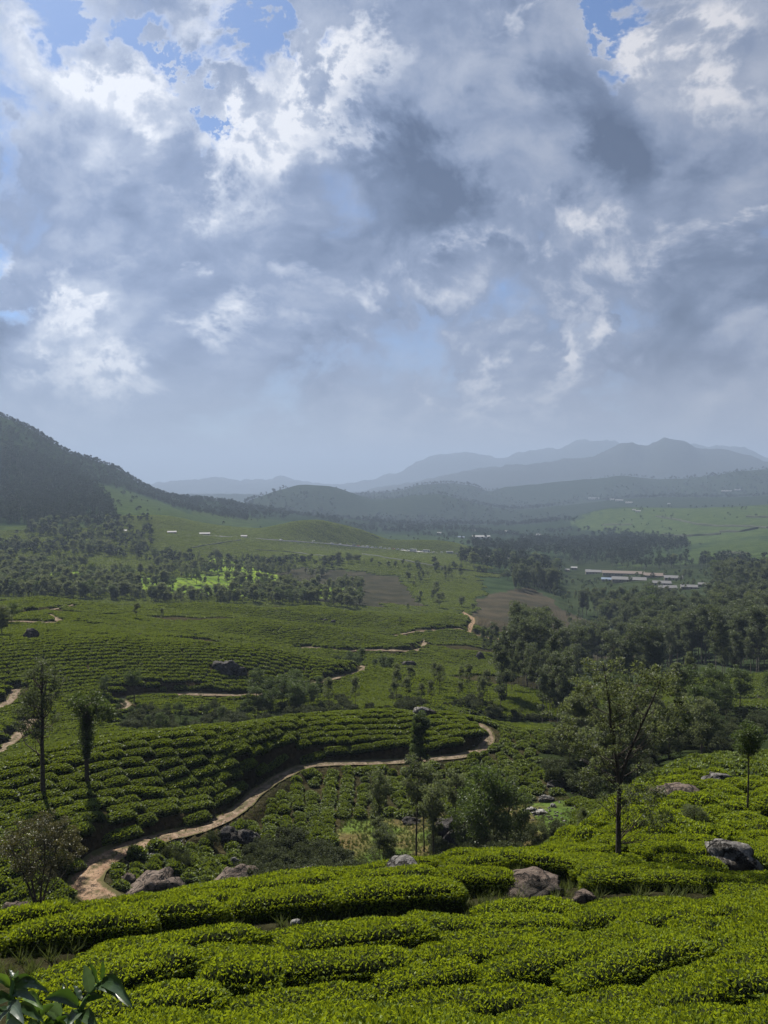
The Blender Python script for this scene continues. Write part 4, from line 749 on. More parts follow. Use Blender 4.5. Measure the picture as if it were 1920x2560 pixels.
# ------------------------------------------------------------------ trees
def tree_meshes(seed, H, r0, crown, n_cl, cl_r, per, leaf, mat, bark='bark', top=0.9, bend=0.03, k=5, aspect=0.4, tilt=0.9, up=0.2, stems=1, spread=0.0, fork=0.0, branch=0.5, sleeve=None, brad=0.28, flat=0.7):
    """crown: ellipsoids (x, y, z, rx, ry, rz, share) in units of H"""
    r = np.random.default_rng(seed); TV, TF = [], []; o_ = 0
    def add(v, f):
        nonlocal o_; TV.extend(v); TF.extend([tuple(q+o_ for q in g) for g in f]); o_ += len(v)
    paths = []
    base = [(0, 0, -0.4)]
    for s in range(stems):
        a = 2*math.pi*(s+r.uniform(-.25, .25))/max(stems, 1); n = 8; pts = []
        for i in range(n):
            t = i/(n-1); zz = -0.4+t*(H*top+0.4); f = max(0, (t-fork)/(1-fork)) if stems > 1 else t; sp = spread*H*f**1.1
            pts.append((math.cos(a)*sp+bend*H*math.sin(t*3.3+seed)*t+r.normal(0, 0.006*H)*t, math.sin(a)*sp+bend*H*math.cos(t*2.7+seed)*t+r.normal(0, 0.006*H)*t, zz))
        rr = r0*(1.0 if stems == 1 else 0.75); rad = [rr*(1.25 if i == 0 else 1)*(1-0.82*(i/(n-1))**1.1) for i in range(n)]; add(*tube(pts, rad, k)); paths.append(np.array(pts))
    cr = np.array([c[:6] for c in crown], float)*H; wt = np.array([c[6] for c in crown], float); wt /= wt.sum(); P, Nn, Tn = [], [], []
    for c in range(n_cl):
        e = cr[r.choice(len(cr), p=wt)]; u = r.normal(size=3); u /= np.linalg.norm(u); rho = r.uniform(0.35, 1.0)**0.6; cc = e[:3]+u*e[3:]*rho; cs = cl_r*H*r.uniform(0.65, 1.25); m_ = int(per*r.uniform(0.6, 1.3))
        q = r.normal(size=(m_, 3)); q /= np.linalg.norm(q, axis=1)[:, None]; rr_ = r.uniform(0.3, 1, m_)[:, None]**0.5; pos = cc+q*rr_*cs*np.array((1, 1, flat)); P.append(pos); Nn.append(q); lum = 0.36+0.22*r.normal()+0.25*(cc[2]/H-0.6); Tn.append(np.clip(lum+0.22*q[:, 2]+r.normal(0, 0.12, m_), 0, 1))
        if r.random() < branch:
            pa = paths[r.integers(len(paths))]; hz = cc[2]-abs(r.normal(0.10, 0.05))*H-0.35*np.linalg.norm(cc[:2]-pa[-1][:2]); hz = np.clip(hz, H*0.12, H*top*0.97); j = np.interp(hz, pa[:, 2], np.arange(len(pa))); p0 = np.array([np.interp(hz, pa[:, 2], pa[:, a]) for a in range(3)]); mid = (p0+cc)/2+np.array((0, 0, -0.02*H))+r.normal(0, .015*H, 3); br = r0*brad*r.uniform(.6, 1.1); add(*tube([p0, mid, cc], [br, br*.6, br*.2], 3))
    if sleeve:
        z0, z1, sr, m_ = sleeve; t = r.uniform(0, 1, m_); pa = paths[0]; zz = (z0+(z1-z0)*t)*H; c0 = np.stack([np.interp(zz, pa[:, 2], pa[:, a]) for a in range(3)], 1); q = r.normal(size=(m_, 3)); q[:, 2] *= .4; q /= np.linalg.norm(q, axis=1)[:, None]; wv = sr*H*(0.7+0.5*fbm(t*6+seed, t*0+1, 3, seed))[:, None]; P.append(c0+q*wv*r.uniform(.2, 1, m_)[:, None]); Nn.append(q); Tn.append(np.clip(.3+r.normal(0, .2, m_), 0, 1))
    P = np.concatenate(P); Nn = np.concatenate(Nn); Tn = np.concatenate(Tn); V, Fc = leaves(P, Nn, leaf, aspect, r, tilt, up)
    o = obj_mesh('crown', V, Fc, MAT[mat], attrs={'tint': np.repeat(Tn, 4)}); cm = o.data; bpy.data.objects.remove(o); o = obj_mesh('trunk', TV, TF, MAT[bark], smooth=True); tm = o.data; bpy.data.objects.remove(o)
    return tm, cm, H
def merged(tm, cm, name):                                # both meshes as one, for the distant mass
    bm = bmesh.new(); me = bpy.data.meshes.new(name); n1 = len(tm.vertices); V = np.zeros(n1*3); tm.vertices.foreach_get('co', V); W = np.zeros(len(cm.vertices)*3); cm.vertices.foreach_get('co', W); ti = np.zeros(len(cm.vertices)); cm.attributes['tint'].data.foreach_get('value', ti)
    f = [tuple(p.vertices) for p in tm.polygons]+[tuple(q+n1 for q in p.vertices) for p in cm.polygons]; bm.free(); o = obj_mesh(name, np.concatenate([V.reshape(-1, 3), W.reshape(-1, 3)]), f, [tm.materials[0], cm.materials[0]], midx=[0]*len(tm.polygons)+[1]*len(cm.polygons), attrs={'tint': np.concatenate([np.zeros(n1), ti])}); d = o.data; bpy.data.objects.remove(o); return d
def gum(seed, H, n_cl=30, per=120, leaf=0.5, cl_r=0.065, lo=0.45, rx=0.13, r0=0.2, **kw):
    r = np.random.default_rng(seed); cr = [(r.normal(0, .035), r.normal(0, .035), z, rx*(1.1-abs(z-0.66)*1.3)*r.uniform(.7, 1.2), rx*(1.1-abs(z-.66)*1.3)*r.uniform(.7, 1.2), 0.08, 1) for z in np.linspace(lo, 0.93, 6)]
    return tree_meshes(seed, H, r0, cr, n_cl, cl_r, per, leaf, 'euc', 'bark_pale', top=0.93, bend=0.02, **kw)
SP = {
 'gum':     [gum(200+i, 24, 46, 120, 0.62) for i in range(5)],
 'gum_slim':[gum(220+i, 18, 30, 120, 0.5, 0.065, 0.35, 0.085, 0.14) for i in range(4)],
 'shade':   [tree_meshes(240+i, 13, 0.16, [(0,0,.60,.20,.20,.26,1),(.03,0,.8,.13,.13,.16,.6)], 34, .09, 110, .50, 'oak', 'bark', top=.85) for i in range(5)],
 'gully':   [tree_meshes(260+i, 11, 0.15, [(0,0,.62,.26,.26,.24,1),(.06,.03,.8,.18,.18,.14,.6),(-.1,0,.45,.18,.18,.14,.4)], 44, .09, 180, .30, 'lush', 'bark', top=.85, bend=.04) for i in range(5)],
 'slim':    [tree_meshes(280+i, 11, 0.09, [(0,0,.66,.13,.13,.24,1),(.02,0,.86,.09,.09,.1,.5)], 34, .06, 130, .26, 'oak', 'bark', top=.93, bend=.02, branch=.8) for i in range(5)],
 'dense':   [tree_meshes(300+i, 12, 0.18, [(0,0,.55,.27,.27,.3,1),(.02,0,.78,.2,.2,.2,.7)], 56, .09, 190, .34, 'oak', 'bark', top=.8, branch=.3) for i in range(4)],
 'shrub':   [tree_meshes(320+i, 3.2, 0.05, [(0,0,.45,.5,.5,.36,1),(.25,.1,.4,.3,.3,.3,.5)], 30, .18, 150, .20, 'shrub', 'bark', top=.6, stems=3, spread=.25, branch=.4) for i in range(4)],
}
for k_ in range(5): pass
FAR = {'gum': [merged(*gum(400+i, 24, 14, 13, 2.2, 0.095, .45, .14)[:2], 'far_tree') for i in range(3)], 'shade': [merged(*tree_meshes(420+i, 13, .16, [(0,0,.58,.22,.22,.28,1)], 11, .13, 13, 1.8, 'oak')[:2], 'far_tree') for i in range(3)]}
def ground_z(x, y): return float(hgt(np.array([x]), np.array([y]))[0])
def put_tree(meshes, x, y, z, height, label, cat='tree', name='tree', grp=None, yaw=None, wide=1.0):
    tm, cm, H = meshes; o = bpy.data.objects.new(name, None); col.objects.link(o); o.location = (x, y, z-0.05); s = height/H; o.scale = (s*wide, s*wide, s); o.rotation_euler = (0, 0, random.uniform(0, 6.28) if yaw is None else yaw); tag(o, label, cat, grp)
    for nm, me in (('trunk', tm), ('crown', cm)): c = bpy.data.objects.new(nm, me); col.objects.link(c); c.parent = o
    return o
def tree_px(px, py, top, meshes, label, dmin=10, dmax=39000, sink=1.0, **kw):
    x, y, z = at(px, py+sink, dmin, dmax); d = math.sqrt(x*x+y*y+z*z); h = (py-top)*d/F*1.04; return put_tree(meshes, x, y, z, h, label, **kw)
N_IND = 0
# the trees one can point at
airy = tree_meshes(501, 14, .30, [(.02,0,.78,.17,.17,.16,1),(-.05,0,.62,.15,.15,.08,.5),(.02,0,.50,.13,.13,.09,.35),(-.12,0,.5,.07,.07,.05,.15)], 80, .042, 110, .20, 'euc', 'bark', top=.93, bend=.015, branch=.9)
pollard = tree_meshes(502, 11, .30, [(.02,0,.85,.17,.17,.10,1),(.2,0,.80,.13,.1,.09,.5),(-.1,0,.68,.1,.1,.07,.3)], 62, .055, 130, .22, 'lush', 'bark', top=.9, bend=.01, sleeve=(.28,.72,.10,4600), branch=.6)
lolly = tree_meshes(503, 6, .13, [(0,0,.72,.26,.26,.22,1)], 36, .11, 170, .20, 'lush', 'bark', top=.8, bend=.01)
bronze = tree_meshes(504, 8.5, .15, [(0,0,.74,.33,.33,.19,1),(.1,0,.55,.3,.3,.12,.35)], 150, .05, 100, .15, 'bronze', 'bark', top=.86, stems=4, spread=.22, fork=.15, bend=.02, branch=.7, k=6, brad=.2)
column = tree_meshes(505, 8, .16, [(0,0,.83,.13,.13,.15,1),(0,0,.60,.15,.15,.11,.7),(0,0,.38,.17,.17,.19,1)], 75, .06, 210, .21, 'lush', 'bark', top=.9, branch=.2)
slimA = [tree_meshes(510+i, 11, .11, [(0,0,.74,.13,.13,.2,1),(.04,0,.50,.09,.09,.12,.25)], 50, .048, 130, .22, 'oak', 'bark', top=.95, bend=.02, branch=.9) for i in range(4)]
forked = tree_meshes(520, 9, .15, [(-.16,0,.72,.20,.2,.18,1),(.12,0,.78,.2,.2,.18,1),(.0,0,.88,.22,.22,.1,.8),(0,0,.42,.2,.2,.1,.5),(.12,0,.28,.13,.13,.09,.3)], 150, .036, 110, .12, 'oak', 'bark', top=.93, stems=3, spread=.17, fork=.44, bend=.02, branch=.6, k=8, aspect=.36, brad=.16)
lollyR = tree_meshes(521, 8, .10, [(0,0,.86,.14,.14,.11,1),(.02,0,.74,.12,.12,.06,.5)], 50, .055, 160, .15, 'lush', 'bark', top=.9, bend=.006, branch=.5)
feather = tree_meshes(522, 5, .07, [(0,0,.45,.2,.2,.25,1)], 60, .08, 160, .13, 'oak', 'bark', top=1.05, bend=.01, branch=.8, aspect=.3)
tree_px(108, 1992, 1682, airy, 'tall airy tree with a bare crooked trunk, leftmost on the contour-planted hill', 70, 150, name='shade_tree', yaw=0.2, wide=.85)
tree_px(218, 1962, 1752, pollard, 'tree with a leaf-sleeved trunk and lopped flat crown right of the tall airy tree', 70, 150, name='shade_tree', yaw=-0.4)
tree_px(336, 1757, 1676, lolly, 'small round-headed tree standing alone above the bend of the second track', 150, 300, name='shade_tree', wide=.85)
tree_px(96, 2318, 2082, bronze, 'bronze-leaved many-stemmed tree at the lower left beside the track junction', 30, 90, name='bronze_tree', yaw=1.0, wide=1.0)
tree_px(1050, 1948, 1792, column, 'dark columnar tree in front of the bend of the main track', 80, 150, name='columnar_tree', wide=.95)
tree_px(1547, 2168, 1712, forked, 'tall forked tree with thin feathery foliage rising from the near slope', 20, 60, name='forked_tree', yaw=0.1)
tree_px(1868, 2048, 1842, lollyR, 'slim straight tree with a small tufted head on the near right slope', 30, 110, name='shade_tree')
tree_px(1735, 2092, 1992, feather, 'small feathery young tree with a dark spike of trunk in the right-hand tea', 25, 80, name='young_tree', wide=1.15)
for i, (px, b, t, lb) in enumerate([(948,2118,1925,'slim tree at the left of the grassy hollow'),(1040,2160,1900,'tallest slim tree in the middle of the grassy hollow'),(1060,2128,1940,'slim tree just right of the tallest one in the grassy hollow'),(1082,2122,1935,'slim tree with a dark shadow at its foot in the grassy hollow'),(1082,2175,1960,'thin tree nearest the crest in the grassy hollow'),(1136,2122,1930,'slim tree in front of the tall dark outcrop'),(950,2160,2040,'short sapling at the lower left of the grassy hollow')]):
    tree_px(px, b, t, slimA[i % 4], lb, 50, 120, name='slim_tree', wide=1.0)
for (px, b, t, lb, sp) in [(1215,2165,1935,'broad leafy tree right of the dark outcrops','gully'),(1265,2150,1965,'leafy tree at the right end of the hollow thicket','gully'),(1165,2160,2010,'leafy tree with its foot hidden behind the near crest','gully'),(960,2190,2075,'shrubby dark tree left of the humped boulder','dense'),
     (1455,2122,2035,'spindly sapling at the foot of the near right slope','slim'),(1390,2100,2050,'small bushy sapling by the grey pointed rock','shrub'),(1340,2105,2060,'low sapling under the grassy hollow bank','shrub'),(1690,1795,1665,'slim straight tree standing alone on the bright tea slope','slim'),(1726,1745,1640,'slim tree upper right on the bright tea slope','slim'),
     (405,1557,1520,'small open tree on the ridge row, left of centre','slim'),(342,1548,1508,'low leafy tree left of the small open tree on the ridge','shade'),(30,1560,1510,'small tree at the far left beside the western track','gully'),(1000,1562,1540,'lone small tree near the end of the far ridge','shade'),
     (5,1590,1520,'dark tree cut by the left edge of the view','dense'),(262,1740,1690,'scrubby tree at the bend of the second track','gully')]:
    tree_px(px, b, t, SP[sp][int(px) % len(SP[sp])], lb, 40 if b > 1900 else 120, 520 if b < 1700 else (110 if b > 1900 else 330), name='tree')
# groves: (species, count, polygon, d0, d1, height range, label, group)
GROVES = [
 ('gully',15,[(640,1800),(640,1745),(760,1720),(800,1745),(790,1800)],165,225,(7,10.5),'dark leafy tree in the clump at the left end of the gully','clump at the left end of the gully'),
 ('slim',17,[(820,1790),(830,1740),(960,1715),(1240,1730),(1240,1800),(1100,1775)],165,240,(7,10.5),'slim open-crowned tree in the gully behind the contour-planted hill','slim trees in the gully'),
 ('gum_slim',26,[(1250,1805),(1240,1740),(1290,1700),(1420,1715),(1430,1815)],165,255,(13,19),'tall gum tree in the dense clump left of the bright tea slope','gum clump left of the bright tea slope'),
 ('gully',14,[(250,1820),(290,1765),(640,1775),(640,1812),(400,1838)],150,195,(3.0,6.0),'low bushy tree in the hollow behind the left hill','low trees in the hollow behind the left hill'),
 ('dense',22,[(1440,1960),(1400,1900),(1440,1840),(1560,1830),(1780,1830),(1780,1885),(1640,1940),(1500,2000)],88,190,(7,11),'dark dense tree in the shaded gully behind the near right slope','dark trees of the right-hand gully'),
 ('gully',14,[(1480,1840),(1520,1780),(1640,1760),(1900,1760),(2050,1740),(2050,1850),(1780,1880)],140,240,(8,13),'tall leafy tree at the back of the right-hand gully','taller trees of the right-hand gully'),
 ('gum',16,[(1285,1660),(1290,1600),(1400,1640),(1420,1700),(1300,1700)],250,420,(24,31),'towering gum tree in front of the bare brown hill','towering gums before the brown hill'),
 ('gully',9,[(760,1690),(820,1665),(960,1660),(1000,1700),(900,1700)],210,330,(5,8),'small tree behind the bend of the second track','small trees behind the second track'),
 ('gum_slim',10,[(1240,1700),(1180,1640),(1280,1600),(1290,1700)],240,430,(11,17),'gum tree at the left edge of the forest below the saddle','gums at the left edge of the forest'),
]
r = np.random.default_rng(31)
def scatter_poly(poly, n, d0, d1, ok=None, gap=2.2, tries=60):
    out = []; pts = [at(a, b, d0, d1) for a, b in poly]; az = [math.atan2(p[0], p[1]) for p in pts]; t = 0
    while len(out) < n and t < n*tries:
        t += 1; a = r.uniform(min(az), max(az)); d = math.sqrt(r.uniform(d0*d0, d1*d1)); x, y = math.sin(a)*d, math.cos(a)*d; z = ground_z(x, y); px, py = project(np.array([x]), np.array([y]), z)
        if not inpoly(px, py, poly)[0]: continue
        if any((x-q[0])**2+(y-q[1])**2 < gap*gap for q in out[-60:]): continue
        if near_lines(np.array([x]), np.array([y]), ROADL, 0.8)[0]: continue
        out.append((x, y, z))
    return out
for (sp, n, poly, d0, d1, hr, lb, g) in GROVES:
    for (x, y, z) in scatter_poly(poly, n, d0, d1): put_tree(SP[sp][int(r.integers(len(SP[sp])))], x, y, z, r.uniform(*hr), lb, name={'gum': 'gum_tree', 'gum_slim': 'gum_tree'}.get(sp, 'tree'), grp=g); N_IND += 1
# scrub in the hollows
for k, (n, poly, d0, d1, hr, lb, g) in enumerate([(46,[(600,2145),(700,2112),(860,2150),(905,2215),(700,2235),(600,2225)],62,110,(1.6,3.0),'grey-green scrub bush in the thicket beyond the near crest','scrub beyond the near crest'),
   (30,[(1080,2100),(1330,2080),(1350,2150),(1300,2190),(1090,2215)],60,110,(1.6,3.4),'leafy scrub bush around the dark outcrops','scrub around the dark outcrops'),
   (40,[(240,1825),(290,1765),(640,1775),(660,1812),(400,1838)],140,205,(2,3.6),'scrub bush in the hollow behind the left hill','scrub behind the left hill'),
   (50,[(640,1810),(660,1760),(1000,1750),(1240,1760),(1430,1815),(1100,1780)],160,260,(2,3.8),'scrub bush along the gully behind the contour-planted hill','scrub along the gully'),
   (92,[(1330,1900),(1440,1820),(1800,1780),(2050,1780),(1780,1890),(1640,1950),(1490,2020),(1420,1990)],85,200,(2,4.2),'scrub bush on the floor of the right-hand gully','scrub of the right-hand gully')]):
    for (x, y, z) in scatter_poly(poly, n, d0, d1, gap=1.5): put_tree(SP['shrub'][int(r.integers(4))], x, y, z, r.uniform(*hr), lb, 'bush', 'scrub_bush', g, wide=r.uniform(.9, 1.4))
for (px, py, w, h, lb) in [(460,2155,70,40,'dark round bush beside the rock ledge'),(430,2140,60,40,'dark round bush at the left of the young tea below the track'),(530,2100,45,35,'round bush above the rock ledge by the track'),(1590,2300,40,24,'spiky bush on the near right hedge line')]:
    x, y, z = at(px, py+h/2, 12, 120); d = math.hypot(x, y); put_tree(SP['shrub'][px % 4], x, y, z, h*d/F*1.5, lb, 'bush', 'round_bush', wide=.75)
# the forest on the right and the shade trees on the left: nearest singly, the rest as one mass
forest = []                                            # x, y, z, height, species
def fill(n, px0, px1, d0, d1, ok, hr, sp, clump=None, seed=1):
    rr = np.random.default_rng(seed); a0, _ = ray(px0, 1300); a1, _ = ray(px1, 1300); a = rr.uniform(a0, a1, n); d = np.sqrt(rr.uniform(d0*d0, d1*d1, n)); x = np.sin(a)*d; y = np.cos(a)*d; z = hgt(x, y); px, py = project(x, y, z); m = ok(px, py, d, x, y)
    if clump: m &= (fbm(x/clump[0], y/clump[0], 3, seed) > clump[1])
    m &= ~near_lines(x, y, ROADL, 2)
    for i in np.where(m)[0]: forest.append((x[i], y[i], z[i], rr.uniform(*hr), sp))
bs = PATCH['brown_saddle'][0]
fill(2700, 1285, 2150, 290, 960, lambda px, py, d, x, y: (d > kd(12, np.arctan2(x, y))-8) & ~(inpoly(px, py, bs) & (d > 400)) & ((px > 1310) | (d < 420) | (d > 560)) & ~((d > 330) & (d < 470) & (px < 1430)) & ~((px > 1395) & (px < 1790) & (d > 480) & (py-22*F/d < 1478)), (17,27), 'gum', (60,-0.34), 2)
fill(950, -150, 900, 585, 700, lambda px, py, d, x, y: (py > 1450), (9,15), 'shade', (45,-0.18), 3)
fill(1300, -150, 900, 690, 1000, lambda px, py, d, x, y: px > -999, (10,15), 'shade', (70,0.03), 4)
fill(800, -150, 380, 950, 1300, lambda px, py, d, x, y: px > -999, (11,17), 'shade', (90,-0.05), 5)
fill(260, 860, 1290, 600, 960, lambda px, py, d, x, y: ~inpoly(px, py, PATCH['brown_mid'][0]) & ~inpoly(px, py, bs), (8,14), 'shade', (60,0.08), 6)
fill(260, 100, 1250, 1000, 2100, lambda px, py, d, x, y: (py > 1190), (10,16), 'shade', (200,0.05), 7)
fill(5200, -200, 420, 1270, 2150, lambda px, py, d, x, y: inpoly(px, py, PATCH['left_wood'][0]), (14,22), 'gum', None, 8)
fill(5200, 1150, 2150, 950, 2100, lambda px, py, d, x, y: ~(inpoly(px, py, PATCH['right_green'][0])) & ~inpoly(px, py, PATCH['right_green_two'][0]) & ~((px > 1395) & (px < 1790) & (py > 1425)) & ~((px > 1140) & (px < 1300) & (py > 1322) & (py-20*F/d < 1345)), (14,24), 'gum', (150,-0.16), 9)
fill(6500, 560, 2150, 2000, 3400, lambda px, py, d, x, y: ~((px > 1400) & (px < 1640) & (py < 1300)) & ~inpoly(px, py, PATCH['right_green'][0]), (13,22), 'shade', (240,-0.02), 10)
fill(7000, -250, 620, 1900, 2650, lambda px, py, d, x, y: ~inpoly(px, py, PATCH['slope_green'][0]), (7,15), 'shade', (120,-0.25), 11)
fill(5200, 560, 2150, 3300, 5600, lambda px, py, d, x, y: px > -999, (16,26), 'shade', (500,-0.05), 12)
fill(420, 1395, 1790, 600, 1080, lambda px, py, d, x, y: (py > 1415), (4.5,8.5), 'shade', (40,-0.1), 16)
fill(420, 1380, 2150, 1700, 2900, lambda px, py, d, x, y: inpoly(px, py, PATCH['right_green'][0]), (9,14), 'shade', (120,0.1), 13)
fill(170, 470, 620, 1700, 2500, lambda px, py, d, x, y: (py < 1275) & (py > 1225), (10,17), 'shade', None, 14)
fill(260, 420, 660, 1290, 2000, lambda px, py, d, x, y: (py < 1330), (8,13), 'shade', (200,0.12), 15)
for k_, ms in FAR.items():
    for m_ in ms: m_.materials[1] = MAT['gum_far']
fo = sorted(forest, key=lambda f: math.hypot(f[0], f[1])/f[3]); n1 = max(0, 300-N_IND-31)
print('GROVES', N_IND, 'forest', len(fo), 'single', n1)
for (x, y, z, h, sp) in fo[:n1]:
    px, _ = project(np.array([x]), np.array([y]), z); rt = px[0] > 1250
    put_tree(SP[sp][int(r.integers(len(SP[sp])))], x, y, z, h, 'tall gum tree in the front ranks of the forest on the right' if sp == 'gum' else 'shade tree among the scattered trees behind the left tea ridge', name='gum_tree' if sp == 'gum' else 'shade_tree', grp='front ranks of the right-hand forest' if sp == 'gum' else 'scattered shade trees on the left')
rs = fo[n1:]; HM = [24]*3+[13]*3+[24]*3+[13]*3
midm = {'gum': [merged(t, c, 'far_tree') for t, c, _ in SP['gum'][:3]], 'shade': [merged(t, c, 'far_tree') for t, c, _ in SP['shade'][:3]]}
extra = [merged(*SP['gully'][0][:2], 'far_tree'), merged(*SP['dense'][0][:2], 'far_tree'), merged(*SP['gum_slim'][0][:2], 'far_tree')]; EH = [11, 12, 18]
pool = midm['gum']+midm['shade']+FAR['gum']+FAR['shade']+extra; IX = []; SCL = []
for (x, y, z, h, sp) in rs: b0 = (0 if sp == 'gum' else 3)+(6 if math.hypot(x, y) > 900 else 0); h *= r.choice([.6, .8, 1, 1, 1.15]); ex = math.hypot(x, y) < 1250 and r.random() < (0.45 if sp == 'shade' else 0.15); k_ = 12+int(r.integers(3)) if ex else b0+int(r.integers(3)); IX.append(k_); s = h/(EH[k_-12] if ex else (24 if sp == 'gum' else 13)); wv = r.uniform(.85, 1.25); SCL.append((s*wv, s*wv, s))
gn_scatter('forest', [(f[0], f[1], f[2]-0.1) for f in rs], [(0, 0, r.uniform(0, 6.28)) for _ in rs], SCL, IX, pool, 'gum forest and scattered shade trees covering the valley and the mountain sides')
# grass in the hollow and on the bank
gr = np.random.default_rng(8); V, Fc = [], []
for i in range(26): a = gr.uniform(0, 6.28); q = gr.uniform(0, .14); bx, by = math.cos(a)*q, math.sin(a)*q; h = gr.uniform(.12, .34); lx, ly = gr.normal(0, .10, 2); c, s = math.cos(a)*.012, math.sin(a)*.012; k = len(V); V += [(bx-s, by+c, 0), (bx+s, by-c, 0), (bx+lx, by+ly, h)]; Fc.append((k, k+1, k+2))
MAT['grass'] = leaf_mat('grass_blade', (0.030,0.045,0.012), (0.095,0.110,0.030), (0.12,0.15,0.03), 0.25, 0.6, 0.2, 0.5)
o = obj_mesh('grass', V, Fc, MAT['grass'], attrs={'tint': gr.uniform(.2, .9, len(V))}); gm = o.data; bpy.data.objects.remove(o); gp = []
for k, n in (('grass_gully', 5200), ('grass_left', 2200)):
    pl, d0, d1 = PATCH[k]; xs = gr.uniform(-45, 50, n*14); ys = gr.uniform(30, 120, n*14); z = hgt(xs, ys); px, py = project(xs, ys, z); d = np.hypot(xs, ys); m = inpoly(px, py, pl) & (d > d0) & (d < d1) & ~near_lines(xs, ys, ROADL, 0.1) & (fbm(xs/3, ys/3, 3, 4) > -.2); idx = np.where(m)[0][:n]; gp += [(xs[i], ys[i], z[i]) for i in idx]
for (w, L) in TERRL+ROADL[:1]:
    for i in range(len(L)):
        for _ in range(9): x = L[i, 0]+gr.normal(0, .5+w*.35); y = L[i, 1]+gr.normal(0, .5+w*.35); gp.append((x, y, ground_z(x, y)))
gn_scatter('grass', gp, [(0, 0, gr.uniform(0, 6.28)) for _ in gp], [(s, s, s) for s in gr.uniform(.6, 1.5, len(gp))], [0]*len(gp), [gm], 'grass tufts in the hollow, on the bank and along the paths')
# ------------------------------------------------------------------ buildings, road traffic, small things
def flat_mat(name, c, rough=0.6, spec=0.4, metal=0.0):
    m, nt, out = new_mat(name); b = NB(nt); n = b.noise(b.obj(), 0.8, 4); nt.links.new(b.bsdf(b.mix(b.ss(n, .3, .7), tuple(x*.85 for x in c), c), rough, spec, metal=metal), out.inputs[0]); MAT[name] = m; return m
for n_, c_ in (('wall_white',(.28,.27,.25)),('wall_cream',(.20,.18,.14)),('roof_sheet',(.19,.19,.185)),('roof_tin',(.085,.085,.088)),('roof_rust',(.10,.075,.06)),('roof_blue',(.09,.13,.19)),('dark_opening',(.03,.03,.035)),('asphalt',(.20,.195,.185)),('concrete',(.36,.35,.32))): flat_mat(n_, c_, .7 if n_ != 'roof_sheet' else .45)
def box(V, Fc, x0, x1, y0, y1, z0, z1):
    k = len(V); V += [(x, y, z) for z in (z0, z1) for (x, y) in ((x0, y0), (x1, y0), (x1, y1), (x0, y1))]; Fc += [tuple(k+q for q in f) for f in ((3,2,1,0),(4,5,6,7),(0,1,5,4),(1,2,6,5),(2,3,7,6),(3,0,4,7))]
def house(px, py, wpx, hpx, label, roof='roof_tin', wall='wall_white', grp=None, dmin=900, dmax=6000, deep=None, yaw=0.0, name='house'):
    x, y, z = at(px, py, dmin, dmax); d = math.hypot(x, y); w = wpx*d/F; h = max(hpx*d/F*0.62, 2.4); dp = deep or max(6.5, min(w*0.5, 12)); o = bpy.data.objects.new(name, None); col.objects.link(o); o.location = (x, y, z); o.rotation_euler = (0, 0, -math.atan2(x, y)+yaw); tag(o, label, 'building', grp)
    V, Fc = [], []; box(V, Fc, -w/2, w/2, -dp/2, dp/2, -1.5, h); k = len(V); V += [(-w/2, 0, h+dp*.22), (w/2, 0, h+dp*.22)]; Fc += [(k, 4, 7), (k+1, 6, 5)]; obj_mesh('wall', V, Fc, MAT[wall], o)
    e = .6; rh = dp*.24; V = [(-w/2-e, -dp/2-e, h-.1), (w/2+e, -dp/2-e, h-.1), (w/2+e, 0, h+rh), (-w/2-e, 0, h+rh), (-w/2-e, dp/2+e, h-.1), (w/2+e, dp/2+e, h-.1)]; V += [(a, b, c+.14) for a, b, c in V]; obj_mesh('roof', V, [(0,1,2,3),(3,2,5,4),(9,8,7,6),(10,11,8,9),(0,6,7,1),(1,7,8,2),(2,8,11,5),(5,11,10,4),(4,10,9,3),(3,9,6,0)], MAT[roof], o)
    n = max(2, int(w/4)) if w < 68 else 16
    if True:
        for i in range(n):
            cx = -w/2+w*(i+.5)/n; V, Fc = [], []; dr = i % 2 == 0; box(V, Fc, cx-.5, cx+.5, -dp/2-.06, -dp/2+.02, 0.02 if dr else 1.0, 2.05); obj_mesh('door' if dr else 'window', V, Fc, MAT['dark_opening'], o)
    return o
house(1203,1326,44,9,'long factory shed with a pale roof in the hazy valley','roof_sheet','wall_white',name='factory',deep=16,dmin=1500,dmax=2100)
for (px, py, w, h, lb, rf, yw) in [(1483,1434,36,8,'short pale line house left of the longest row of houses','roof_tin',.05),(1558,1438,96,9,'longest row house, pale roof, at the back of the estate village','roof_rust',.04),(1636,1443,48,8,'row house joined in line right of the longest one','roof_rust',.05),(1683,1449,40,8,'row house at the right end of the back row','roof_tin',.05),
   (1572,1453,78,8,'long pale-roofed row house in the middle of the estate village','roof_tin',.05),(1520,1452,30,7,'greenish-roofed hut left of the middle row house','roof_blue',.0),(1654,1462,40,7,'small house below the middle row in the village','roof_tin',.1),(1668,1474,40,9,'tin-roofed shed at the front of the estate village','roof_tin',.15),(1722,1472,36,8,'tin-roofed shed right of the front shed','roof_tin',.1),(1760,1466,24,6,'small hut at the right end of the village','roof_tin',.0),(1435,1424,14,8,'small white house left of the village among trees','roof_sheet',.0),(1418,1428,10,6,'small hut beside the white house left of the village','roof_tin',.0),(1360,1410,12,6,'tiny hut in the trees at the far left of the village','roof_tin',.0),(1470,1432,10,9,'upright small white house at the left of the village','roof_sheet',.0)]:
    house(px, py, w, h, lb, rf, 'wall_cream', None, 760, 1300, None, yw)
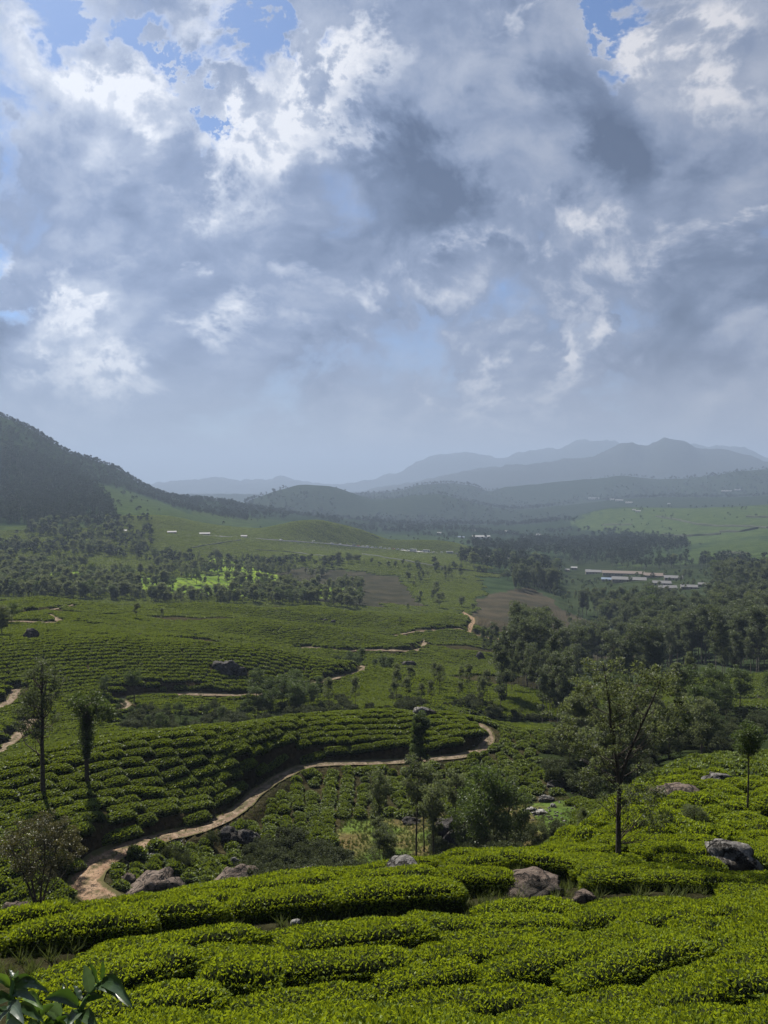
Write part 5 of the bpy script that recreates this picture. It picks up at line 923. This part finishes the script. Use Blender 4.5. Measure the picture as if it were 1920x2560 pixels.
for (px, py, w, h, lb) in [(1186,1328,10,5,'small white building left of the factory'),(1153,1345,16,4,'blue-roofed building below the factory'),(1218,1346,14,4,'low white building under the factory'),(1268,1331,14,5,'pale building right of the factory'),(1098,1334,10,4,'small pale house left of the factory'),(1284,1334,10,4,'second pale building right of the factory'),
   (1302,1270,12,4,'white house on the hazy hillside above the factory'),(1485,1248,26,4,'wide white building high on the hazy right hillside'),(1548,1253,18,4,'white building right of the wide one on the hazy hillside'),(1572,1258,16,3,'low roof below the white hillside buildings'),(1595,1280,12,4,'white house at the left tip of the green hills'),(1585,1276,8,3,'small roof beside the house at the tip of the green hills'),
   (1816,1229,22,3,'pale roofs high on the dark right ridge'),(1846,1226,16,3,'rightmost pale roof on the dark ridge'),(1672,1260,7,2,'tiny white house at the foot of the dark ridge'),(1310,1345,10,4,'small roof in the hazy trees'),(1345,1338,14,3,'faint roof in the hazy trees right of the factory'),(1530,1250,10,3,'small house between the white hillside buildings')]:
    house(px, py, w, h, lb, 'roof_blue' if 'blue' in lb else 'roof_sheet', 'wall_white', None, 1450, 6000)
for (px, py, w, h, lb) in [(312,1331,8,5,'white hut at the foot of the dark left wood'),(430,1334,20,4,'low roadside building, leftmost along the far road'),(512,1338,24,3,'long low roadside shed on the far road'),(610,1344,14,4,'roadside stall near the left end of the line of cars')]: house(px, py, w, h, lb, 'roof_tin', 'wall_cream', None, 1000, 1500)
# the metalled road crossing the tea slopes
L = smooth_line([at(a, b, 950, 1500) for a, b in [(440,1337),(520,1340),(600,1344),(680,1350),(760,1355),(840,1361),(920,1369),(1000,1376),(1080,1382),(1160,1387),(1230,1393),(1285,1398)]], 6.0)
t = np.gradient(L[:, :2], axis=0); t /= np.linalg.norm(t, axis=1)[:, None]; nn = np.stack([-t[:, 1], t[:, 0]], 1); zr = np.convolve(np.pad(L[:, 2], 4, mode='edge'), np.ones(9)/9, 'valid')+0.9
V = np.concatenate([np.concatenate([L[:, :2]+nn*o_, (zr+dz)[:, None]], 1) for o_, dz in ((-6.5,-3.5),(-5,0),(5,0),(6.5,-3.5))]); n = len(L); i = np.arange(n-1); tag(obj_mesh('road', V, np.concatenate([np.stack([q*n+i, q*n+i+1, (q+1)*n+i+1, (q+1)*n+i], 1)[:, ::-1] for q in range(3)]), MAT['asphalt']), kind='structure')
def prism(prof, y0, y1):
    k = len(prof); V = [(x, y0, z) for x, z in prof]+[(x, y1, z) for x, z in prof]; Fc = [tuple(range(k))[::-1], tuple(range(k, 2*k))]+[(a, (a+1) % k, k+(a+1) % k, k+a) for a in range(k)]; return V, Fc
def wheels(xs, y, r_): 
    V, Fc = [], []
    for x in xs:
        for s in (-1, 1):
            k = len(V); n = 10; yy = s*y; V += [(x+math.cos(2*math.pi*q/n)*r_, yy-.1, r_+math.sin(2*math.pi*q/n)*r_) for q in range(n)]+[(x+math.cos(2*math.pi*q/n)*r_, yy+.1, r_+math.sin(2*math.pi*q/n)*r_) for q in range(n)]; Fc += [tuple(k+q for q in range(n))[::-1], tuple(k+n+q for q in range(n))]+[(k+a, k+(a+1) % n, k+n+(a+1) % n, k+n+a) for a in range(n)]
    return V, Fc
for n_, c_ in (('paint_white',(.5,.5,.49)),('paint_silver',(.45,.46,.48)),('paint_red',(.30,.03,.025)),('paint_grey',(.12,.125,.13)),('paint_blue',(.05,.10,.28)),('tyre',(.02,.02,.02)),('glass',(.03,.035,.04))): flat_mat(n_, c_, .3 if 'paint' in n_ or n_ == 'glass' else .8, .5)
def vehicle_shapes():
    out = {}
    car = [(-2.1,.3),(2.1,.3),(2.15,.75),(1.2,.95),(.6,1.45),(-1.3,1.5),(-1.9,1.0),(-2.15,.9)]; cg = [(.62,1.38),(1.12,1.0),(-1.75,1.02),(-1.3,1.42)]
    van = [(-2.4,.35),(2.3,.35),(2.4,1.0),(1.9,1.3),(1.4,2.0),(-2.4,2.05)]; vg = [(1.38,1.9),(1.85,1.3),(-2.2,1.3),(-2.2,1.9)]
    bus = [(-5,.45),(5,.45),(5.1,1.5),(4.9,3.0),(-5,3.05)]; bg_ = [(4.8,2.7),(4.95,1.6),(-4.8,1.6),(-4.8,2.7)]
    for nm, pr, gl, w, wx, wr in (('car', car, cg, .85, (-1.3,1.3), .32), ('van', van, vg, .95, (-1.5,1.5), .36), ('bus', bus, bg_, 1.25, (-3,3.2), .5)):
        a = obj_mesh('body', *prism(pr, -w, w), MAT['paint_white']); b = obj_mesh('windows', *prism(gl, -w-.02, w+.02), MAT['glass']); c = obj_mesh('wheels', *wheels(wx, w-.05, wr), MAT['tyre']); out[nm] = (a.data, b.data, c.data)
        for q in (a, b, c): bpy.data.objects.remove(q)
    return out
VS = vehicle_shapes(); bodies = {}
veh = [(700,'car','white'),(785,'van','white'),(830,'car','white'),(850,'car','silver'),(868,'car','grey'),(884,'van','grey'),(896,'car','red'),(907,'car','white'),(919,'van','white'),(930,'car','silver'),(941,'car','blue'),(951,'van','white'),(962,'car','white'),(973,'car','silver'),(984,'car','red'),(994,'van','white'),(1006,'car','white'),(1018,'car','silver'),(1034,'bus','white'),(1052,'car','grey'),(1066,'bus','white'),(1084,'car','white'),(1104,'car','silver'),(1124,'bus','white'),(1142,'car','grey'),(1166,'van','white'),(1184,'car','white')]
ordn = ['first','second','third','fourth','fifth','sixth','seventh','eighth','ninth','tenth','eleventh','twelfth','thirteenth','fourteenth','fifteenth','sixteenth','seventeenth','eighteenth','nineteenth','twentieth','twenty-first','twenty-second','twenty-third','twenty-fourth','twenty-fifth','twenty-sixth','twenty-seventh']
lx, _ = project(L[:, 0], L[:, 1], zr)
for i, (px, tp, cl) in enumerate(veh):
    j = float(np.interp(px, lx, np.arange(len(lx)))); a = int(j); q = j-a; b_ = min(a+1, len(L)-1); side = (-3.2, 3.0, -1.0)[i % 3]; x, y = (L[a, :2]*(1-q)+L[b_, :2]*q)+nn[a]*side; z = zr[a]*(1-q)+zr[b_]*q
    o = bpy.data.objects.new('parked_'+tp, None); col.objects.link(o); o.location = (x, y, z+.02); o.rotation_euler = (0, 0, math.atan2(t[a, 1], t[a, 0])+(math.pi if i % 2 else 0)+random.uniform(-.1, .1)); o.scale = (1.15,)*3
    tag(o, '%s %s, %s vehicle from the left in the queue on the far road' % (cl, tp, ordn[i]), tp, 'vehicles standing on the far road')
    key = (tp, cl)
    if key not in bodies: m_ = VS[tp][0].copy(); m_.materials.clear(); m_.materials.append(MAT['paint_'+cl]); bodies[key] = m_
    for nm, me in (('body', bodies[key]), ('windows', VS[tp][1]), ('wheels', VS[tp][2])): c = bpy.data.objects.new(nm, me); col.objects.link(c); c.parent = o
# boundary stone on the track
x, y, z = at(306, 2279, 40, 100); o = bpy.data.objects.new('marker_post', None); col.objects.link(o); o.location = (x, y, z-.05); o.rotation_euler = (0, 0, .3); tag(o, 'squat weathered concrete marker post on the dirt track junction', 'post')
V, Fc = [], []; box(V, Fc, -.12, .12, -.09, .09, 0, .5); obj_mesh('post', V, Fc, MAT['concrete'], o); V = [(-.12,-.09,.5),(.12,-.09,.5),(.12,.09,.5),(-.12,.09,.5),(-.06,-.04,.58),(.06,-.04,.58),(.06,.04,.58),(-.06,.04,.58)]; obj_mesh('cap', V, [(4,5,6,7),(0,1,5,4),(1,2,6,5),(2,3,7,6),(3,0,4,7)], MAT['concrete'], o)
# dry broken stems in the gap between the near rows
for (px, py, h, lb) in [(652,2348,.42,'dry broken stem standing in the grassy gap below the shaded hedge'),(1668,2555,.3,'short bare stem in the dark gap of the nearest right row')]:
    x, y, z = at(px, py, 10, 40); tag(obj_mesh('dry_stem', *tube([(0,0,-.05),(.02,.01,h*.5),(-.03,0,h)], [.016,.012,.007], 5), MAT['bark_pale']), lb, 'twig').location = (x, y, z)
# ------------------------------------------------------------------ broad-leaved plant right below the camera
def bl_mat(name, c1, c2, tr_):
    m, nt, out = new_mat(name); b = NB(nt); u = b.attr('vein', 'Fac'); n = b.noise(b.obj(), 30, 4); c = b.mix(b.ss(u, 0, .12), tuple(x*1.9+.02 for x in c1), b.mix(b.ss(n, .3, .7), c1, c2)); tr = nt.nodes.new('ShaderNodeBsdfTranslucent'); tr.inputs[0].default_value = (*tr_, 1)
    mx = nt.nodes.new('ShaderNodeMixShader'); mx.inputs[0].default_value = .3; nt.links.new(b.bsdf(c, .38, .5, b.bump(n, .3, .004)), mx.inputs[1]); nt.links.new(tr.outputs[0], mx.inputs[2]); nt.links.new(mx.outputs[0], out.inputs[0]); MAT[name] = m
bl_mat('big_leaf', (.012,.028,.010), (.024,.048,.014), (.05,.10,.010)); bl_mat('big_leaf_light', (.035,.07,.015), (.055,.10,.018), (.10,.17,.015)); bl_mat('big_leaf_grey', (.035,.055,.040), (.06,.085,.065), (.06,.10,.03))
def cam_pt(px, py, dist):
    X = (px-960)/F; Y = (1280-py)/F; v = Vector((X, math.cos(TH)+Y*math.sin(TH), -math.sin(TH)+Y*math.cos(TH))); return np.array(v.normalized()*dist)
def big_leaf(parent, b0, t0, wpx, db, dt, droop, mat, roll=0.0):
    p0 = cam_pt(*b0, db); p1 = cam_pt(*t0, dt); ax = p1-p0; Ln = np.linalg.norm(ax); ax = ax/Ln; view = (p0+p1)/2; view /= np.linalg.norm(view); sd = np.cross(ax, view); sd /= np.linalg.norm(sd); sd = sd*math.cos(roll)+np.cross(ax, sd)*math.sin(roll); nr = np.cross(sd, ax); nr *= (-1 if np.dot(nr, view) > 0 else 1)
    w = wpx*0.8*db/F; n = 11; V, Vn = [], []
    for i in range(n):
        t = i/(n-1); ww = w*0.5*(math.sin(math.pi*min(t*1.02, 1)**0.8)**0.85)*(1-.15*t)+.0008; c = p0+ax*Ln*t+np.array((0, 0, 1))*droop*Ln*math.sin(math.pi*t)*0.9
        for q in (-1, -.5, 0, .5, 1): V.append(c+sd*ww*q+nr*(abs(q)**1.3*ww*.42+.0016*math.sin(i*1.9)*abs(q))); Vn.append(abs(q)*2 if abs(q) < .6 else 1)
    Fc = np.array([(i*5+j, i*5+j+1, (i+1)*5+j+1, (i+1)*5+j) for i in range(n-1) for j in range(4)]); o = obj_mesh('leaf', V, Fc, MAT[mat], parent, True, {'vein': Vn}); return o
def plant(label, stems, lvs, base):
    o = bpy.data.objects.new('broad_leaved_plant', None); col.objects.link(o); tag(o, label, 'plant')
    for pts, rad in stems:
        P3 = smooth_line([tuple(cam_pt(a, b, d)) for a, b, d in pts], .03); s = obj_mesh('stem', *tube(P3, list(np.linspace(rad, rad*.45, len(P3))), 7), MAT['big_leaf_light'], o, True)
    for l in lvs: big_leaf(o, *l)
    return o
plant('broad-leaved plant shoot with pointed dark leaves in front of the tea, lower left', [([(192,2640,2.25),(196,2560,2.2),(204,2520,2.18),(226,2482,2.15),(256,2452,2.12)],.0085),([(120,2660,2.3),(150,2590,2.28),(152,2500,2.26)],.006)],
 [((226,2480),(211,2411),30,2.14,2.10,.05,'big_leaf_grey',.2),((244,2464),(220,2406),17,2.13,2.08,.06,'big_leaf',1.0),((254,2450),(256,2402),14,2.12,2.1,.04,'big_leaf',.6),((256,2452),(300,2462),18,2.12,2.05,.10,'big_leaf_grey',.5),((254,2456),(333,2521),34,2.12,1.98,.16,'big_leaf',.35),((240,2468),(322,2516),34,2.14,2.02,.16,'big_leaf',-.2),
  ((198,2518),(110,2499),34,2.18,2.1,.16,'big_leaf',.3),((202,2502),(184,2462),17,2.18,2.2,.03,'big_leaf',.7),((152,2540),(112,2513),26,2.2,2.12,.10,'big_leaf_grey',.0),((206,2528),(165,2575),26,2.2,2.1,.10,'big_leaf',.4),((200,2540),(252,2588),30,2.2,2.05,.12,'big_leaf',.2),((188,2560),(176,2615),20,2.2,2.1,.04,'big_leaf_light',.1),((214,2500),(262,2492),18,2.16,2.1,.1,'big_leaf',.4),((152,2502),(158,2460),9,2.26,2.3,.0,'big_leaf',.4),((150,2540),(196,2580),20,2.26,2.2,.08,'big_leaf',.2),((232,2476),(205,2448),14,2.14,2.18,.05,'big_leaf',.9)], None)
plant('broad-leaved plant cut by the left edge, with drooping blades and pale buds', [([(10,2660,2.0),(24,2560,2.0),(28,2500,2.0),(34,2442,1.98)],.009),([(95,2660,2.1),(96,2580,2.1),(98,2530,2.1)],.006)],
 [((36,2456),(98,2458),20,1.98,1.9,.14,'big_leaf',.4),((36,2468),(122,2481),24,1.98,1.88,.15,'big_leaf',.2),((32,2484),(92,2506),22,2.0,1.9,.12,'big_leaf_grey',.3),((60,2490),(108,2524),24,2.0,1.92,.12,'big_leaf_light',.1),((30,2470),(-25,2440),20,2.0,1.95,.12,'big_leaf_light',.3),((28,2500),(-30,2528),30,2.0,1.9,.14,'big_leaf',.3),((24,2512),(60,2560),28,2.0,1.9,.12,'big_leaf_grey',.2),((24,2520),(-16,2572),28,2.0,1.9,.1,'big_leaf',.4),((34,2446),(24,2424),9,1.98,2.0,.0,'big_leaf_grey',.6),((35,2444),(46,2426),9,1.98,1.96,.0,'big_leaf_grey',.5),((98,2535),(74,2505),16,2.1,2.05,.05,'big_leaf',.3),((98,2540),(135,2512),20,2.1,2.0,.08,'big_leaf',.3),((96,2560),(60,2590),24,2.1,2.0,.1,'big_leaf',.2),((22,2545),(70,2600),30,2.0,1.9,.1,'big_leaf_light',.3),((40,2520),(110,2556),26,2.0,1.9,.12,'big_leaf',.3)], None)
plant('broad-leaved plant tips peeping over the lower edge between the two shoots', [([(140,2680,2.15),(138,2590,2.12),(140,2545,2.1)],.006)],
 [((140,2550),(112,2532),14,2.1,2.05,.05,'big_leaf_grey',.3),((140,2556),(168,2540),16,2.1,2.05,.06,'big_leaf',.3),((139,2570),(95,2575),24,2.12,2.0,.1,'big_leaf',.2),((139,2575),(185,2582),26,2.12,2.0,.1,'big_leaf',.3),((138,2590),(120,2630),24,2.12,2.0,.05,'big_leaf_light',.3)], None)

# ------------------------------------------------------------------ hedge lines drawn across the far tea
for i, (pts, hh, lb, rg) in enumerate([([(640,1377),(740,1384),(850,1396)],2.2,'dark hedge line under the left part of the far road',(850,1300)),([(905,1387),(1000,1402),(1100,1420),(1200,1432),(1290,1441)],2.4,'long dark hedge line sloping down right below the parked vehicles',(850,1400)),
   ([(480,1372),(560,1358),(600,1352)],2.2,'short slanting hedge at the left end of the far road',(850,1300)),([(1505,1313),(1580,1313)],4.5,'short dark hedge on the left flank of the green hills',(1850,3000)),([(1640,1292),(1700,1302),(1745,1312),(1840,1317),(1918,1321)],5,'long dark hedge crossing the green hills',(1850,3000)),
   ([(1655,1339),(1720,1341),(1760,1339),(1802,1336)],5,'dark hedge below the rounded green hilltop',(1850,3000)),([(1800,1331),(1850,1330),(1895,1322)],5,'dark hedge running up right of the rounded green hilltop',(1850,3000)),([(1866,1293),(1925,1295)],5,'dark hedge at the right edge of the green hills',(1850,3200)),
   ([(1800,1385),(1870,1386)],4,'faint hedge on the lower green slope at the right',(1300,2000)),([(930,1340),(945,1347)],3,'short hedge cut into the rounded tea knoll',(1200,1600))]):
    L2 = smooth_line([at(a, b, *rg) for a, b in pts], 5.0); V, Fc = [], []; n = len(L2); L2[:, 2] = hgt(L2[:, 0], L2[:, 1]); t2 = np.gradient(L2[:, :2], axis=0); t2 /= np.linalg.norm(t2, axis=1)[:, None]+1e-9; n2 = np.stack([-t2[:, 1], t2[:, 0]], 1)
    for q, (o_, zz) in enumerate(((-2.0,-1),(-1.5,.8),(0,1),(1.5,.8),(2.0,-1))): w_ = hh*(zz if zz < 0 else zz*(1+0.5*fbm(L2[:, 0]/9+q, L2[:, 1]/9, 3, i))); V.append(np.stack([L2[:, 0]+n2[:, 0]*o_, L2[:, 1]+n2[:, 1]*o_, L2[:, 2]+w_], 1))
    j = np.arange(n-1); o = obj_mesh('hedge', np.concatenate(V), np.concatenate([np.stack([q*n+j, q*n+j+1, (q+1)*n+j+1, (q+1)*n+j], 1)[:, ::-1] for q in range(4)]), MAT['shrub'], attrs={'tint': np.full(5*n, .25)}); tag(o, lb, 'hedge', 'hedge lines across the far tea')
# ------------------------------------------------------------------ the hazy air
def haze():
    m, nt, out = new_mat('haze'); v = nt.nodes.new('ShaderNodeVolumePrincipled'); v.inputs['Color'].default_value = (0.295,0.37,0.505,1); v.inputs['Density'].default_value = 0.000125; v.inputs['Anisotropy'].default_value = 0.15
    nt.links.new(v.outputs[0], out.inputs['Volume'])
    s = 26500.0; z0 = float(GZ.min())-1.5; z1 = float(max(GZ.max(), 0))+40
    co = [(x*s, y*s, z) for z in (z0, z1) for (x, y) in ((-1,-1),(1,-1),(1,1),(-1,1))]
    o = obj_mesh('haze', co, [(3,2,1,0),(4,5,6,7),(0,1,5,4),(1,2,6,5),(2,3,7,6),(3,0,4,7)], m); o['kind'] = 'stuff'; print('HAZE', z0, z1)
haze()
